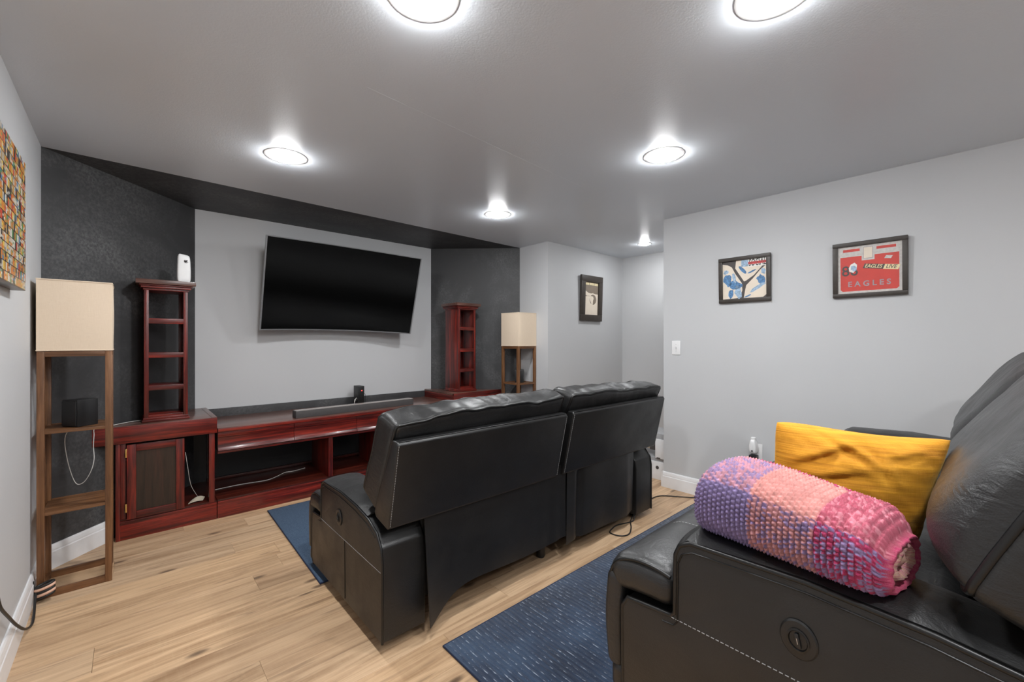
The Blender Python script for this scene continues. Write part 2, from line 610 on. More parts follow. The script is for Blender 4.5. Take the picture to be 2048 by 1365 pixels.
    def mesh(self, name, bevel=0.0, seg=2, smooth=None, fix=True):
        me = bpy.data.meshes.new(name)
        me.from_pydata(self.v, [], self.f)
        bm = bmesh.new()
        bm.from_mesh(me)
        if fix:
            bmesh.ops.recalc_face_normals(bm, faces=bm.faces)
        if bevel:
            es = [e for e in bm.edges if len(e.link_faces) == 2 and e.calc_face_angle(0) > R(28)]
            bmesh.ops.bevel(bm, geom=es, offset=bevel, segments=seg, profile=0.6, affect='EDGES', clamp_overlap=True)
        bm.to_mesh(me)
        bm.free()
        ang = smooth if smooth is not None else (35 if bevel else None)
        if ang is not None:
            for p in me.polygons:
                p.use_smooth = True
            me.set_sharp_from_angle(angle=R(ang))
        return me

    def obj(self, name, mat, parent=None, bevel=0.0, seg=2, smooth=None, loc=None, rot=None):
        me = self.mesh(name, bevel, seg, smooth)
        return put(name, me, mat, parent, loc, rot)


def put(name, me, mat, parent=None, loc=None, rot=None):
    if mat is not None and not me.materials:
        me.materials.append(mat)
    o = bpy.data.objects.new(name, me)
    COL.objects.link(o)
    if parent is not None:
        o.parent = parent
    if loc is not None:
        o.location = loc
    if rot is not None:
        o.rotation_euler = rot
    return o


def tag(o, label, cat, group=None):
    o['label'] = label
    o['category'] = cat
    if group:
        o['group'] = group
    return o


def thing(name, label, cat, loc=(0, 0, 0), rz=0.0, group=None):
    o = bpy.data.objects.new(name, None)
    COL.objects.link(o)
    o.empty_display_size = 0.1
    o.location = loc
    o.rotation_euler = (0, 0, rz)
    return tag(o, label, cat, group)


def struct(o):
    o['kind'] = 'structure'
    return o


def box(name, a, b, mat, parent=None, bevel=0.0, **kw):
    return G().box(a, b).obj(name, mat, parent, bevel, **kw)


def smooth_path(pts, n=8, closed=False):
    """Catmull-Rom through the points"""
    P = [Vector(p) for p in pts]
    out = []
    m = len(P)
    rng = range(m) if closed else range(m - 1)
    for i in rng:
        p0 = P[(i - 1) % m] if (closed or i > 0) else P[i]
        p1, p2 = P[i], P[(i + 1) % m]
        p3 = P[(i + 2) % m] if (closed or i + 2 < m) else p2
        for k in range(n):
            t = k / n
            out.append(0.5 * ((2 * p1) + (p2 - p0) * t + (2 * p0 - 5 * p1 + 4 * p2 - p3) * t * t + (3 * p1 - p0 - 3 * p2 + p3) * t ** 3))
    if not closed:
        out.append(P[-1])
    return out


def dashes(path, r=0.0011, on=0.007, off=0.004):
    """stitches along a polyline as one geometry"""
    g = G()
    pts = [Vector(p) for p in path]
    L = [0]
    for a, b in zip(pts, pts[1:]):
        L.append(L[-1] + (b - a).length)

    def at(s):
        for i in range(len(pts) - 1):
            if s <= L[i + 1]:
                t = (s - L[i]) / max(1e-9, L[i + 1] - L[i])
                return pts[i].lerp(pts[i + 1], t)
        return pts[-1]
    s = 0
    while s + on < L[-1]:
        g.tube([at(s), at(s + on)], r, 5)
        s += on + off
    return g


def text_mesh(s, size, extrude=0.0004, shear=0.0, bold=0.0, spacing=1.0):
    cu = bpy.data.curves.new('lettering', 'FONT')
    cu.body = s
    cu.size = size
    cu.extrude = extrude
    cu.offset = bold
    cu.shear = shear
    cu.space_character = spacing
    cu.align_x = 'CENTER'
    cu.align_y = 'CENTER'
    cu.resolution_u = 3
    o = bpy.data.objects.new('lettering_tmp', cu)
    COL.objects.link(o)
    bpy.context.view_layer.update()
    dg = bpy.context.evaluated_depsgraph_get()
    me = bpy.data.meshes.new_from_object(o.evaluated_get(dg))
    bpy.data.objects.remove(o, do_unlink=True)
    return me


# ------------------------------------------------------------------ the setting: floor, walls, ceiling
T = 0.12


def wall(name, poly, mat, z0=0.0, z1=H):
    return struct(G().prism(poly, z0, z1).obj(name, mat))


wall('wall_left', [(XL - T, YB), (XL, YB), (XL, A0[1]), (XL - T, A0[1])], M['wall'])
nL = Vector((A0[1] - A1[1], A1[0] - A0[0])).normalized() * T    # outward normal of left diagonal
wall('wall_alcove_left', [A0, A1, (A1[0] + nL.x, A1[1] + nL.y), (A0[0] + nL.x, A0[1] + nL.y)], M['chalk'])
wall('wall_television', [A1, A2, (A2[0], A2[1] + T), (A1[0], A1[1] + T)], M['wall'])
nR = Vector((A2[1] - A3[1], A3[0] - A2[0])).normalized() * T
wall('wall_alcove_right', [A2, A3, (A3[0] + nR.x, A3[1] + nR.y), (A2[0] + nR.x, A2[1] + nR.y)], M['chalk'])
XJ, YP, XH = A3[0], 3.115, 4.755
wall('wall_jog', [(XJ, A3[1]), (XJ, YP), (XJ + 0.02, YP), (XJ + T, YP + .02), (XJ + T, A3[1])], M['wall'])
wall('wall_poster', [(XJ + 0.02, YP), (XH, YP), (XH, YP + T), (XJ + T, YP + T), (XJ + T, YP + .02)], M['wall'])
wall('wall_hall', [(XH, YP + T), (XH, 0.3), (XH + T, 0.3), (XH + T, YP + T)], M['wall'])
wall('wall_hall_end', [(XR + T, 0.3), (XR + T, 0.18), (XH + T, 0.18), (XH + T, 0.3)], M['wall'])
wall('wall_right', [(XR, YB), (XR + T, YB), (XR + T, 1.88), (XR, 1.88)], M['wall'])
wall('wall_back', [(XL - T, YB - T), (XR + T, YB - T), (XR + T, YB), (XL - T, YB)], M['wall'])

ceil = struct(G().prism([(XL - T, YB - T), (XH + T, YB - T), (XH + T, YP + T), (XJ + T, YP + T), (XJ + T, A3[1]), A3, A0, (XL - T, A0[1])], H, H + 0.08).obj('ceiling', M['ceiling']))
struct(G().prism([A0, A3, (A3[0] + nR.x, A3[1] + nR.y), (A2[0] + nR.x, A2[1] + T), (A1[0] + nL.x, A1[1] + T), (A0[0] + nL.x, A0[1] + nL.y)], H, H + 0.08).obj('ceiling_alcove', M['chalk']))
# taped joint in the ceiling board, slightly proud
G().tube([(0.75 + 0.1 * i, 1.745 + i * 0.0072, H + 0.0006) for i in range(19)], 0.0010, 6).obj('board_joint', M['ceiling'], ceil)

# floor: sub-floor slab with single planks on top
floor = struct(G().box((XL - 0.02, YB, -0.10), (XH + 0.02, 4.30, -0.012)).obj('floor', M['sub']))
PW, PL_ = 0.182, 1.22
rnd = random.Random(7)
plank_cache = {}
y = YB
row = 0
while y < 4.28:
    y1 = min(y + PW, 4.28)
    ym = (y + y1) / 2
    if ym < 1.88 - 0.05:
        xa, xb = XL, XR
    elif ym < YP:
        xa, xb = XL, XH
    elif ym < 3.48:
        xa, xb = XL, XJ
    else:
        k = (ym - PW / 2 - A0[1]) / (A1[1] - A0[1])
        k = max(0, k)
        xa = A0[0] + (A1[0] - A0[0]) * k
        xb = A3[0] - (A3[0] - A2[0]) * k
    x = xa - rnd.uniform(0.05, PL_ - 0.1)
    while x < xb:
        a, b = max(x, xa), min(x + PL_, xb)
        if b - a > 0.03:
            ln = round(b - a, 3)
            wd = round(y1 - y, 3)
            if (ln, wd) not in plank_cache:
                e = 0.0005
                gg = G()
                L2, W2 = ln / 2 - 0.0004, wd / 2 - 0.0004
                vs_ = [(-L2, -W2, -.012), (L2, -W2, -.012), (L2, W2, -.012), (-L2, W2, -.012), (-L2, -W2, -e), (L2, -W2, -e), (L2, W2, -e), (-L2, W2, -e),
                       (-L2 + e, -W2 + e, 0), (L2 - e, -W2 + e, 0), (L2 - e, W2 - e, 0), (-L2 + e, W2 - e, 0)]
                gg.add(vs_, [(0, 1, 5, 4), (1, 2, 6, 5), (2, 3, 7, 6), (3, 0, 4, 7), (4, 5, 9, 8), (5, 6, 10, 9), (6, 7, 11, 10), (7, 4, 8, 11), (8, 9, 10, 11)])
                plank_cache[(ln, wd)] = gg.mesh('plank')
            put('plank', plank_cache[(ln, wd)], M['plank'], floor, ((a + b) / 2, ym, 0))
        x += PL_
    y += PW
    row += 1

# raised platform under the rear sofa
struct(G().box((0.985, YB, 0.0), (XR, 0.735, 0.235)).obj('floor_platform', M['plank'], None, 0.006))


def baseboard(name, p0, p1, nrm, h=0.135, ext=0.0):
    """moulded skirting from p0 to p1 (floor points on the wall face); nrm points into the room"""
    prof = [(0, 0), (0.016, 0), (0.016, h * .70), (0.013, h * .74), (0.013, h * .80), (0.010, h * .93), (0.006, h), (0, h)]
    p0, p1, nr = Vector((*p0, 0)), Vector((*p1, 0)), Vector((*nrm, 0)).normalized()
    d = (p1 - p0).normalized()
    p0 = p0 - d * ext
    g = G()
    m = len(prof)
    vs_ = [p0 + nr * a + Vector((0, 0, b)) for a, b in prof] + [p1 + nr * a + Vector((0, 0, b)) for a, b in prof]
    fs_ = [tuple(range(m)), tuple(m + i for i in reversed(range(m)))]
    for i in range(m):
        j = (i + 1) % m
        fs_.append((i, m + i, m + j, j))
    g.add(vs_, fs_)
    return struct(g.obj(name, M['trim']))


baseboard('baseboard_left', (XL, YB), (XL, A0[1]), (1, 0))
dL = (Vector(A1) - Vector(A0)).normalized()
baseboard('baseboard_alcove_left', A0, (A0[0] + dL.x * .36, A0[1] + dL.y * .36), (dL.y, -dL.x))
baseboard('baseboard_right', (XR, 0.735), (XR, 1.88), (-1, 0))
baseboard('baseboard_right_end', (XR - .016, 1.88), (XR + T, 1.88), (0, 1))
baseboard('baseboard_jog', (XJ, A3[1]), (XJ, YP), (-1, 0))
baseboard('baseboard_poster', (XJ, YP), (XH, YP), (0, -1))
baseboard('baseboard_hall', (XH, YP), (XH, 0.3), (-1, 0))

# ------------------------------------------------------------------ ceiling lamps


def ceiling_lamp(x, y, label, r=0.112):
    t = thing('ceiling_lamp', label, 'ceiling light', (x, y, H), group='recessed ceiling lamps')
    s = r / 0.112
    G().lathe([(0.081 * s, 0.0), (0.081 * s, -0.003), (0.086 * s, -0.0045), (0.100 * s, -0.0035), (0.112 * s, -0.0015), (0.113 * s, 0.0)], 48, cap=False).obj('trim_ring', M['ring'], t, smooth=40)
    prof = [(0.0805 * s * math.cos(a), -0.003 - 0.021 * s * math.sin(a)) for a in [k * PI / 8 for k in range(4)]] + [(0.001, -0.003 - 0.021 * s)]
    G().lathe([(0.0805 * s, 0.0)] + prof, 28).obj('lens', M['lens'], t, smooth=60)
    return t


ceiling_lamp(0.684, 2.713, 'lit recessed ceiling lamp above the left end of the television wall')
ceiling_lamp(2.325, 2.745, 'lit recessed ceiling lamp nearest the hall opening, above the far lamp side')
ceiling_lamp(2.300, 1.228, 'lit recessed ceiling lamp near the wall with two framed pictures')
ceiling_lamp(0.681, 1.165, 'large lit ceiling lamp cut off by the top edge, left of centre')
ceiling_lamp(1.485, 0.425, 'lit ceiling lamp cut off by the top edge, right of centre')
ceiling_lamp(0.681, -0.40, 'added fill lamp on the ceiling over the left aisle, unseen behind the viewer')  # unseen lamp, added as fill from behind the camera
ceiling_lamp(1.485, -1.15, 'added fill lamp on the ceiling nearest the back wall, out of view')  # out-of-view lamp added to brighten the room from the rear
ceiling_lamp(4.221, 2.480, 'small lit ceiling lamp in the hall beyond the wall corner', 0.075)

# ------------------------------------------------------------------ cabinets under the television
FY = 3.70      # cabinet front
ZT = 0.737     # top of the corner units


def mirror_poly(poly, c):
    return [(2 * c - x, y_) for (x, y_) in reversed(poly)]


CX = 1.500


def corner_cabinet(side):
    """corner unit; side=0 left, 1 right (mirror image about the middle of the wall)"""
    lab = ('dark red corner cabinet with framed door and open bay, left of the console' if side == 0 else
           'dark red corner cabinet behind the front sofa, right of the console')
    t = thing('corner_cabinet', lab, 'cabinet', (0, 0, 0), group='corner cabinets')

    def mx(x):
        return x if side == 0 else 2 * CX - x

    def B(name, a, b, mat, parent=t, bevel=0.002):
        x0, x1 = sorted((mx(a[0]), mx(b[0])))
        return box(name, (x0, a[1], a[2]), (x1, b[1], b[2]), mat, parent, bevel)

    def diag(x):   # alcove wall Y at X (left side geometry)
        return A0[1] + (x - A0[0]) * (A1[1] - A0[1]) / (A1[0] - A0[0])
    fx = -0.172
    poly = [(fx, FY - .015), (0.478, FY - .015), (0.478, 4.276), (A1[0] + .004, 4.276), (fx, max(diag(fx) - .003, FY - .012))]
    if side:
        poly = mirror_poly(poly, CX)
    top = G().prism(poly, ZT - 0.022, ZT).obj('top', MTOP, t, 0.002)
    B('fascia', (fx, FY - .017, ZT - 0.112), (0.478, FY + 0.006, ZT - 0.002), MAH['x'])
    B('end_band', (0.440, FY + .004, ZT - 0.112), (0.480, 4.27, ZT - 0.020), MAH['y'])
    B('top_strip', (0.446, FY - .012, ZT - 0.001), (0.478, 4.27, ZT + 0.0015), MTOP, top, 0.0005)
    B('side_panel', (-0.057, FY - .002, 0.0), (-0.035, FY + 0.085, ZT - 0.11), MAH['z'])
    B('stile', (-0.035, FY + .010, 0.115), (-0.008, FY + .03, ZT - 0.11), MAH['z'])
    B('post', (0.432, FY + .002, 0.125), (0.466, FY + .06, ZT - 0.11), MAH['z'])
    sp = [(-0.036, FY + .004), (0.478, FY + .004), (0.478, 4.272), (A1[0] + .004, 4.272), (-0.036, diag(-0.036) - .006)]
    if side:
        sp = mirror_poly(sp, CX)
    G().prism(sp, 0.118, 0.134).obj('shelf', MSHELF, t, 0.001)
    B('plinth', (-0.037, FY + .001, 0.0), (0.478, FY + 0.020, 0.108), MAH['x'])
    B('plinth_moulding', (-0.037, FY - .006, 0.106), (0.478, FY + 0.012, 0.122), MAH['x'], bevel=0.004)
    B('back_panel', (A1[0] - .01, 4.268, 0.134), (0.4805, 4.278, ZT - .115), M['tvback'], bevel=0)  # added dark sheet, hides the pale wall so the open bay stays dark
    # framed door
    dx0, dx1, dz0, dz1, w = -0.004, 0.292, 0.128, 0.612, 0.046
    d = thing_part('door', t)
    Bd = lambda n_, a, b, m_, bv=0.003: B(n_, a, b, m_, d, bv)
    y0, y1 = FY - .006, FY + .014
    Bd('door_stile', (dx0, y0, dz0), (dx0 + w, y1, dz1), MAH['z'])
    Bd('door_stile', (dx1 - w, y0, dz0), (dx1, y1, dz1), MAH['z'])
    Bd('door_rail', (dx0 + w, y0, dz0), (dx1 - w, y1, dz0 + w), MAH['x'])
    Bd('door_rail', (dx0 + w, y0, dz1 - w), (dx1 - w, y1, dz1), MAH['x'])
    Bd('door_panel', (dx0 + w - .004, FY + .004, dz0 + w - .004), (dx1 - w + .004, FY + .010, dz1 - w + .004), MPAN, 0.0)
    for z in (dz0 + 0.05, dz1 - 0.08):
        Bd('hinge', (dx0 - .008, y0 - .004, z), (dx0 + .001, y0 + .004, z + .055), M['brass'], 0.002)
    return t


def thing_part(name, parent):
    """an empty that groups a part made of several pieces"""
    o = bpy.data.objects.new(name, None)
    o.empty_display_size = 0.05
    COL.objects.link(o)
    o.parent = parent
    return o


corner_cabinet(0)
corner_cabinet(1)

con = thing('media_console', 'long low dark red console with drawers under the wall television', 'console', (0, 0, 0))
CX0, CX1 = 0.482, 2 * CX - 0.482
ZD = 0.655
box('deck', (CX0, FY - .012, ZD - 0.020), (CX1, 4.262, ZD), MTOP, con, 0.003)
box('deck_lip', (CX0, FY - .020, ZD - 0.030), (CX1, FY - .006, ZD - 0.003), MAH['x'], con, 0.005)
box('backsplash', (CX0, 4.262, ZD - .03), (CX1, 4.278, 0.722), M['chalk'], con, 0.002)
dw = (CX1 - CX0) / 4
for i in range(4):
    a, b = CX0 + dw * i + .0015, CX0 + dw * (i + 1) - .0015
    prof = [(FY + .02, 0.487), (FY - .014, 0.487), (FY - .020, 0.493), (FY - .014, 0.503), (FY - .006, 0.512), (FY - .002, 0.53), (FY - .002, 0.585),
            (FY - .006, 0.589), (FY - .006, 0.597), (FY - .010, 0.601), (FY - .010, 0.623), (FY + .02, 0.623)]
    G().prism(prof, a, b, 'x').obj('drawer', MAH['x'], con, 0.0012)
box('drawer_rail', (CX0, FY - .006, 0.468), (CX1, FY + .03, 0.486), MAH['x'], con, 0.004)
box('drawer_box', (CX0, FY + .02, 0.486), (CX1, 4.10, ZD - .021), M['tvback'], con)
box('shelf', (CX0, FY + .004, 0.118), (CX1, 4.262, 0.134), MSHELF, con, 0.002)
box('shelf_batten', (CX0, 4.235, 0.134), (CX1, 4.262, 0.156), MSHELF, con, 0.002)
for x in (1.262, 2 * CX - 1.262 - .036):
    box('divider', (x, FY + .004, 0.135), (x + .036, 4.15, 0.467), MAH['z'], con, 0.003)
box('plinth', (CX0, FY + .001, 0.0), (CX1, FY + 0.020, 0.108), MAH['x'], con, 0.002)
box('plinth_moulding', (CX0, FY - .006, 0.106), (CX1, FY + 0.012, 0.122), MAH['x'], con, 0.004)
box('back_panel', (CX0, 4.264, 0.0), (CX1, 4.277, 0.62), M['tvback'], con)

# ------------------------------------------------------------------ display towers


def tower(x0, label):
    W_, D_ = 0.232, 0.245
    t = thing('display_tower', label, 'shelf tower', (x0, 3.765, ZT + .0016), group='open display towers')
    z0, zc = 0.028, 0.905
    G().box((-0.012, -0.012, 0), (W_ + .012, D_ + .004, 0.014)).obj('base_moulding', MAH['x'], t, 0.004)
    G().box((-0.006, -0.006, 0.0135), (W_ + .006, D_ + .002, 0.030)).obj('base_moulding', MAH['x'], t, 0.005)
    for x in (0, W_ - .014):
        box('side_panel', (x, 0.006, z0), (x + .014, D_, zc), MAH['z'], t, 0.001)
    for x in (-.001, W_ - .023):
        g = G().box((x, -0.004, z0), (x + .024, 0.012, zc))
        g.box((x + .008, -0.007, z0), (x + .016, 0.0, zc))
        g.obj('front_post', MAH['z'], t, 0.001)
    box('back_post', (W_ - .034, D_ - .016, z0), (W_ - .014, D_, zc), MAH['z'], t, 0.001)
    for z in (0.245, 0.467, 0.700):
        s_ = box('shelf', (.014, 0.008, z - .012), (W_ - .014, D_ - .006, z), MAH['x'], t, 0.001)
        box('shelf_edge', (.022, -0.003, z - .034), (W_ - .022, 0.010, z + .001), MAH['x'], s_, 0.002)
    box('bottom', (.014, 0.008, 0.029), (W_ - .014, D_ - .006, 0.044), MAH['x'], t, 0.001)
    prof = [(0.000, zc - .012), (0.010, zc - .006), (0.012, zc + .012), (0.024, zc + .024), (0.026, zc + .032), (0.040, zc + .038), (0.042, zc + .056)]
    # crown: stacked mouldings
    for i, (e, za, zb) in enumerate([(0.006, zc - .014, zc), (0.018, zc, zc + .016), (0.026, zc + .016, zc + .026), (0.044, zc + .026, zc + .056)]):
        G().box((-e, -e - .004, za), (W_ + e, D_ + min(e, .02), zb)).obj('crown_moulding' if i < 3 else 'top_board', MAH['x'] if i < 3 else MTOP, t, 0.003)
    return t


tower(0.083, 'open red display tower with white air freshener on top, left of the television')
tower(2.632, 'open red display tower right of the television, on the corner cabinet')

# ------------------------------------------------------------------ television
tv = thing('television', 'large curved flat television tilted forward on the grey wall', 'television', (1.531, 3.974, 1.754))
TW, TH, SAG = 1.40, 1.40 * .574, 0.058


def tvp(a, b, back=0.0):
    """a,b in -1..1 across the screen; curved with its ends forward"""
    return (a * TW / 2, SAG * (1 - a * a) + back, b * TH / 2)


def tv_sheet(a0, a1, b0, b1, y0, y1, n=28):
    g = G()
    vs_, fs_ = [], []
    for i in range(n + 1):
        a = a0 + (a1 - a0) * i / n
        vs_ += [tvp(a, b0, y0), tvp(a, b1, y0), tvp(a, b1, y1), tvp(a, b0, y1)]
    for i in range(n):
        o, q = i * 4, i * 4 + 4
        for k in range(4):
            l = (k + 1) % 4
            fs_.append((o + k, o + l, q + l, q + k))
    fs_ += [(3, 2, 1, 0), (n * 4, n * 4 + 1, n * 4 + 2, n * 4 + 3)]
    return g.add(vs_, fs_)


tvm = Matrix.Rotation(0.302, 4, 'X')
tvm = Matrix.Rotation(-0.036, 4, 'Z') @ tvm @ Matrix.Rotation(0.012, 4, 'Y')
g = tv_sheet(-.985, .985, -.975, .985, 0.0, 0.010)
g.xform(tvm).obj('screen', M['screen'], tv, smooth=30)
g = G()
for (a0, a1, b0, b1) in ((-1, 1, .985, 1), (-1, 1, -1, -.975)):
    h_ = tv_sheet(a0, a1, b0, b1, -0.004, 0.022)
    g.add(h_.v, h_.f)
for (a0, a1) in ((-1, -.985), (.985, 1)):
    h_ = tv_sheet(a0, a1, -.975, .985, -0.004, 0.022, 2)
    g.add(h_.v, h_.f)
g.xform(tvm).obj('bezel', M['bezel'], tv)
tv_sheet(-.97, .97, -.95, .95, 0.0105, 0.030).xform(tvm).obj('back_cover', M['tvback'], tv)
tv_sheet(-.6, .6, -.85, .2, 0.0305, 0.060).xform(tvm).obj('rear_housing', M['tvback'], tv)
wm = thing_part('wall_mount', tv)
G().tube([(0.0, 0.13, 0.02), (-0.12, 0.20, 0.0), (0.0, 0.285, 0.0)], 0.018, 8).obj('mount_arm', M['black'], wm)
box('mount_plate', (-0.16, 0.283, -0.14), (0.16, 0.303, 0.14), M['black'], wm, 0.003)
box('mount_bracket', (-0.16, 0.11, -0.10), (0.16, 0.14, 0.12), M['black'], wm, 0.003)

# ------------------------------------------------------------------ sound bar and small box
sb = thing('soundbar', 'long dark grey soundbar lying on the red console', 'soundbar', (1.013, 3.728, ZD), R(3.2))
box('body', (0, 0, 0.0), (1.10, 0.085, 0.057), M['soundbar'], sb, 0.004)
box('top_cover', (0.004, 0.004, 0.0571), (1.096, 0.081, 0.0605), M['soundtop'], sb, 0.001)
sw = thing('receiver_box', 'small upright black electronics box with red light behind the soundbar', 'electronics box', (1.675, 4.09, ZD))
box('housing', (0, 0, 0.003), (0.062, 0.115, 0.188), M['black'], sw, 0.004)
box('face', (0.003, -0.002, 0.008), (0.059, 0.001, 0.184), M['button'], sw, 0.0015)
box('indicator', (0.030, -0.0035, 0.140), (0.040, -0.0015, 0.147), M['red_led'], sw)
for (a, b) in ((0.008, 0.02), (0.042, 0.054)):
    box('foot', (a, 0.01, 0.0), (b, 0.10, 0.004), M['tvback'], sw)
loop = smooth_path([(-0.004, 0.02, 0.06), (-0.02, 0.0, 0.075), (-0.036, -.008, 0.05), (-0.042, 0.0, 0.003)], 6)
G().tube(loop, 0.0022, 6).obj('cable', M['wire'], sw, smooth=60)
loop = smooth_path([(-0.002, 0.05, 0.045), (-0.02, 0.03, 0.062), (-0.030, .02, 0.04), (-0.026, 0.02, 0.003)], 6)
G().tube(loop, 0.0022, 6).obj('cable', M['wire'], sw, smooth=60)
loop = smooth_path([(0.064, 0.06, 0.06), (0.085, 0.06, 0.10), (0.10, .07, 0.09), (0.105, 0.08, 0.003)], 6)
G().tube(loop, 0.0016, 6).obj('cable', M['cord'], sw, smooth=60)

# ------------------------------------------------------------------ air freshener on the left tower
af = thing('air_freshener', 'white air freshener dispenser on top of the left display tower', 'air freshener', (0.297, 3.815, ZT + .0016 + 0.961))
pf = [(-0.036, 0.0), (0.040, 0.0), (0.043, 0.02), (0.034, 0.188), (0.028, 0.196), (-0.032, 0.204), (-0.037, 0.196)]


def fresh(u, v, w, p):
    z = (p.z + 0.1)
    s = 1 - 0.10 * max(0, z - 0.08) / 0.12
    return Vector((p.x * s, p.y, z + (-p.x * 0.16 if w > .5 else 0)))


G().rbox((0.078, 0.070, 0.200), 7, (12, 12, 20), fresh).obj('shell', M['white'], af, smooth=60)
for k, (ang, l_) in enumerate(((20, .022), (55, .026), (90, .022))):
    g = G()
    c, s = math.cos(R(ang)), math.sin(R(ang))
    pts = [(t_ * l_ * c - math.sin(t_ * PI) * .006 * s * q, -0.0352, t_ * l_ * s + math.sin(t_ * PI) * .006 * c * q) for q in (1, -1) for t_ in ([0, .25, .5, .75, 1] if q == 1 else [.75, .5, .25])]
    g.prism([(p[0] + .004, p[2] + .140) for p in pts], -0.0362, -0.0345, 'y').obj('leaf_print', M['ink'] if k else M['grey'], af)

# ------------------------------------------------------------------ floor lamps with shelves


def floor_lamp(x, y, label):
    t = thing('floor_lamp', label, 'floor lamp', (x, y, 0), group='square shelf floor lamps')
    S, l = 0.272, 0.027
    for (a, b) in ((0, 0), (S - l, 0), (0, S - l), (S - l, S - l)):
        box('leg', (a, b, 0), (a + l, b + l, 1.232), LAMPW['z'], t, 0.0015)
    for z in (0.0, 1.205):
        box('rail', (l, 0.002, z), (S - l, l - .004, z + (.034 if z == 0 else .026)), LAMPW['x'], t, 0.0015)
        box('rail', (l, S - l + .004, z), (S - l, S - .002, z + (.034 if z == 0 else .026)), LAMPW['x'], t, 0.0015)
        box('rail', (0.002, l, z), (l - .004, S - l, z + (.034 if z == 0 else .026)), LAMPW['y'], t, 0.0015)
        box('rail', (S - l + .004, l, z), (S - .002, S - l, z + (.034 if z == 0 else .026)), LAMPW['y'], t, 0.0015)
    for z in (0.415, 0.822):
        s_ = thing_part('shelf', t)
        box('shelf_board', (l * .6, l * .6, z), (S - l * .6, S - l * .6, z + .007), LAMPW['x'], s_, 0.001)
        box('shelf_lip', (l, 0.001, z - .004), (S - l, 0.010, z + .012), LAMPW['x'], s_, 0.001)
        box('shelf_lip', (l, S - .010, z - .004), (S - l, S - .001, z + .012), LAMPW['x'], s_, 0.001)
        box('shelf_lip', (0.001, l, z - .004), (0.010, S - l, z + .012), LAMPW['y'], s_, 0.001)
        box('shelf_lip', (S - .010, l, z - .004), (S - .001, S - l, z + .012), LAMPW['y'], s_, 0.001)
    # fabric shade: four slightly bowed cloth walls, open at top and bottom
    g = G()
    n = 12
    prof = []
    c = S / 2

    def rim(e, z, off):
        pts = []
        for (sx, sy, ex, ey) in ((-1, -1, 1, -1), (1, -1, 1, 1), (1, 1, -1, 1), (-1, 1, -1, -1)):
            for i in range(n):
                q = i / n
                px, py = sx + (ex - sx) * q, sy + (ey - sy) * q
                bow = math.sin(q * PI) * off
                nx_, ny_ = (0, -1) if sy == ey == -1 else (1, 0) if sx == ex == 1 else (0, 1) if sy == ey == 1 else (-1, 0)
                pts.append((c + px * e + nx_ * bow, c + py * e + ny_ * bow, z))
        return pts
    rings = []
    for i in range(9):
        q = i / 8
        rings.append(rim(S / 2 + .001, 1.233 + .362 * q, 0.004 * math.sin(q * PI)))
    for i in range(8, -1, -1):
        q = i / 8
        rings.append(rim(S / 2 - .002, 1.233 + .362 * q, 0.004 * math.sin(q * PI)))
    m = 4 * n
    vs_ = [p for r_ in rings for p in r_]
    fs_ = []
    for i in range(len(rings)):
        j = (i + 1) % len(rings)
        for k in range(m):
            l2 = (k + 1) % m
            fs_.append((i * m + k, i * m + l2, j * m + l2, j * m + k))
    sh = g.add(vs_, fs_).obj('shade', M['shade'], t, smooth=40)
    for z in (1.2325, 1.588):
        gb = G().tube(rim(S / 2 + .0005, z + .004, 0.0), 0.0035, 6, closed=True)
        gb.obj('shade_rim', M['shade'], sh, smooth=60)
    box('socket_bar', (l, c - .012, 1.206), (S - l, c + .012, 1.222), LAMPW['x'], t, 0.001)
    G().lathe([(0.018, 1.222), (0.018, 1.27), (0.012, 1.275)], 16, (c, c, 0)).obj('socket', M['black'], t, smooth=40)
    G().lathe([(0.012, 1.275), (0.016, 1.29), (0.030, 1.33), (0.029, 1.35), (0.018, 1.372), (0.004, 1.378)], 20, (c, c, 0)).obj('bulb', M['white'], t, smooth=60)
    return t


floor_lamp(-0.333, 3.123, 'square shelf floor lamp with cream shade beside the left wall')
floor_lamp(3.070, 3.288, 'square shelf floor lamp with cream shade behind the front sofa')


def speaker(x, y, z, rz, label):
    t = thing('speaker', label, 'speaker', (x, y, z), rz, group='small black speakers')
    box('cabinet', (-0.048, -0.050, 0), (0.048, 0.050, 0.142), M['black'], t, 0.004)
    box('grille', (-0.044, -0.055, 0.006), (0.044, -0.0495, 0.136), M['tvback'], t, 0.003)
    return t


speaker(-0.188, 3.255, 0.8295, R(-50), 'small black speaker on the upper shelf of the left floor lamp')
speaker(3.235, 3.445, 0.8295, R(-45), 'small black speaker on the shelf of the floor lamp behind the sofa')

# ------------------------------------------------------------------ sofas
SW, RAISE = 2.115, 0.238
ARM = [(0.0, 0.045), (0.855, 0.045), (0.888, 0.075), (0.890, 0.300), (0.872, 0.328), (0.745, 0.338), (0.735, 0.350), (0.733, 0.500), (0.722, 0.526), (0.695, 0.540),
       (0.45, 0.545), (0.26, 0.532), (0.13, 0.512), (0.05, 0.480), (0.010, 0.430), (0.0, 0.370)]


def wrinkle(p, f, seed=0.0):
    return noise.noise(Vector((p.x * f + seed, p.y * f * 1.0 + seed * 2.1, p.z * f + seed * .7)))


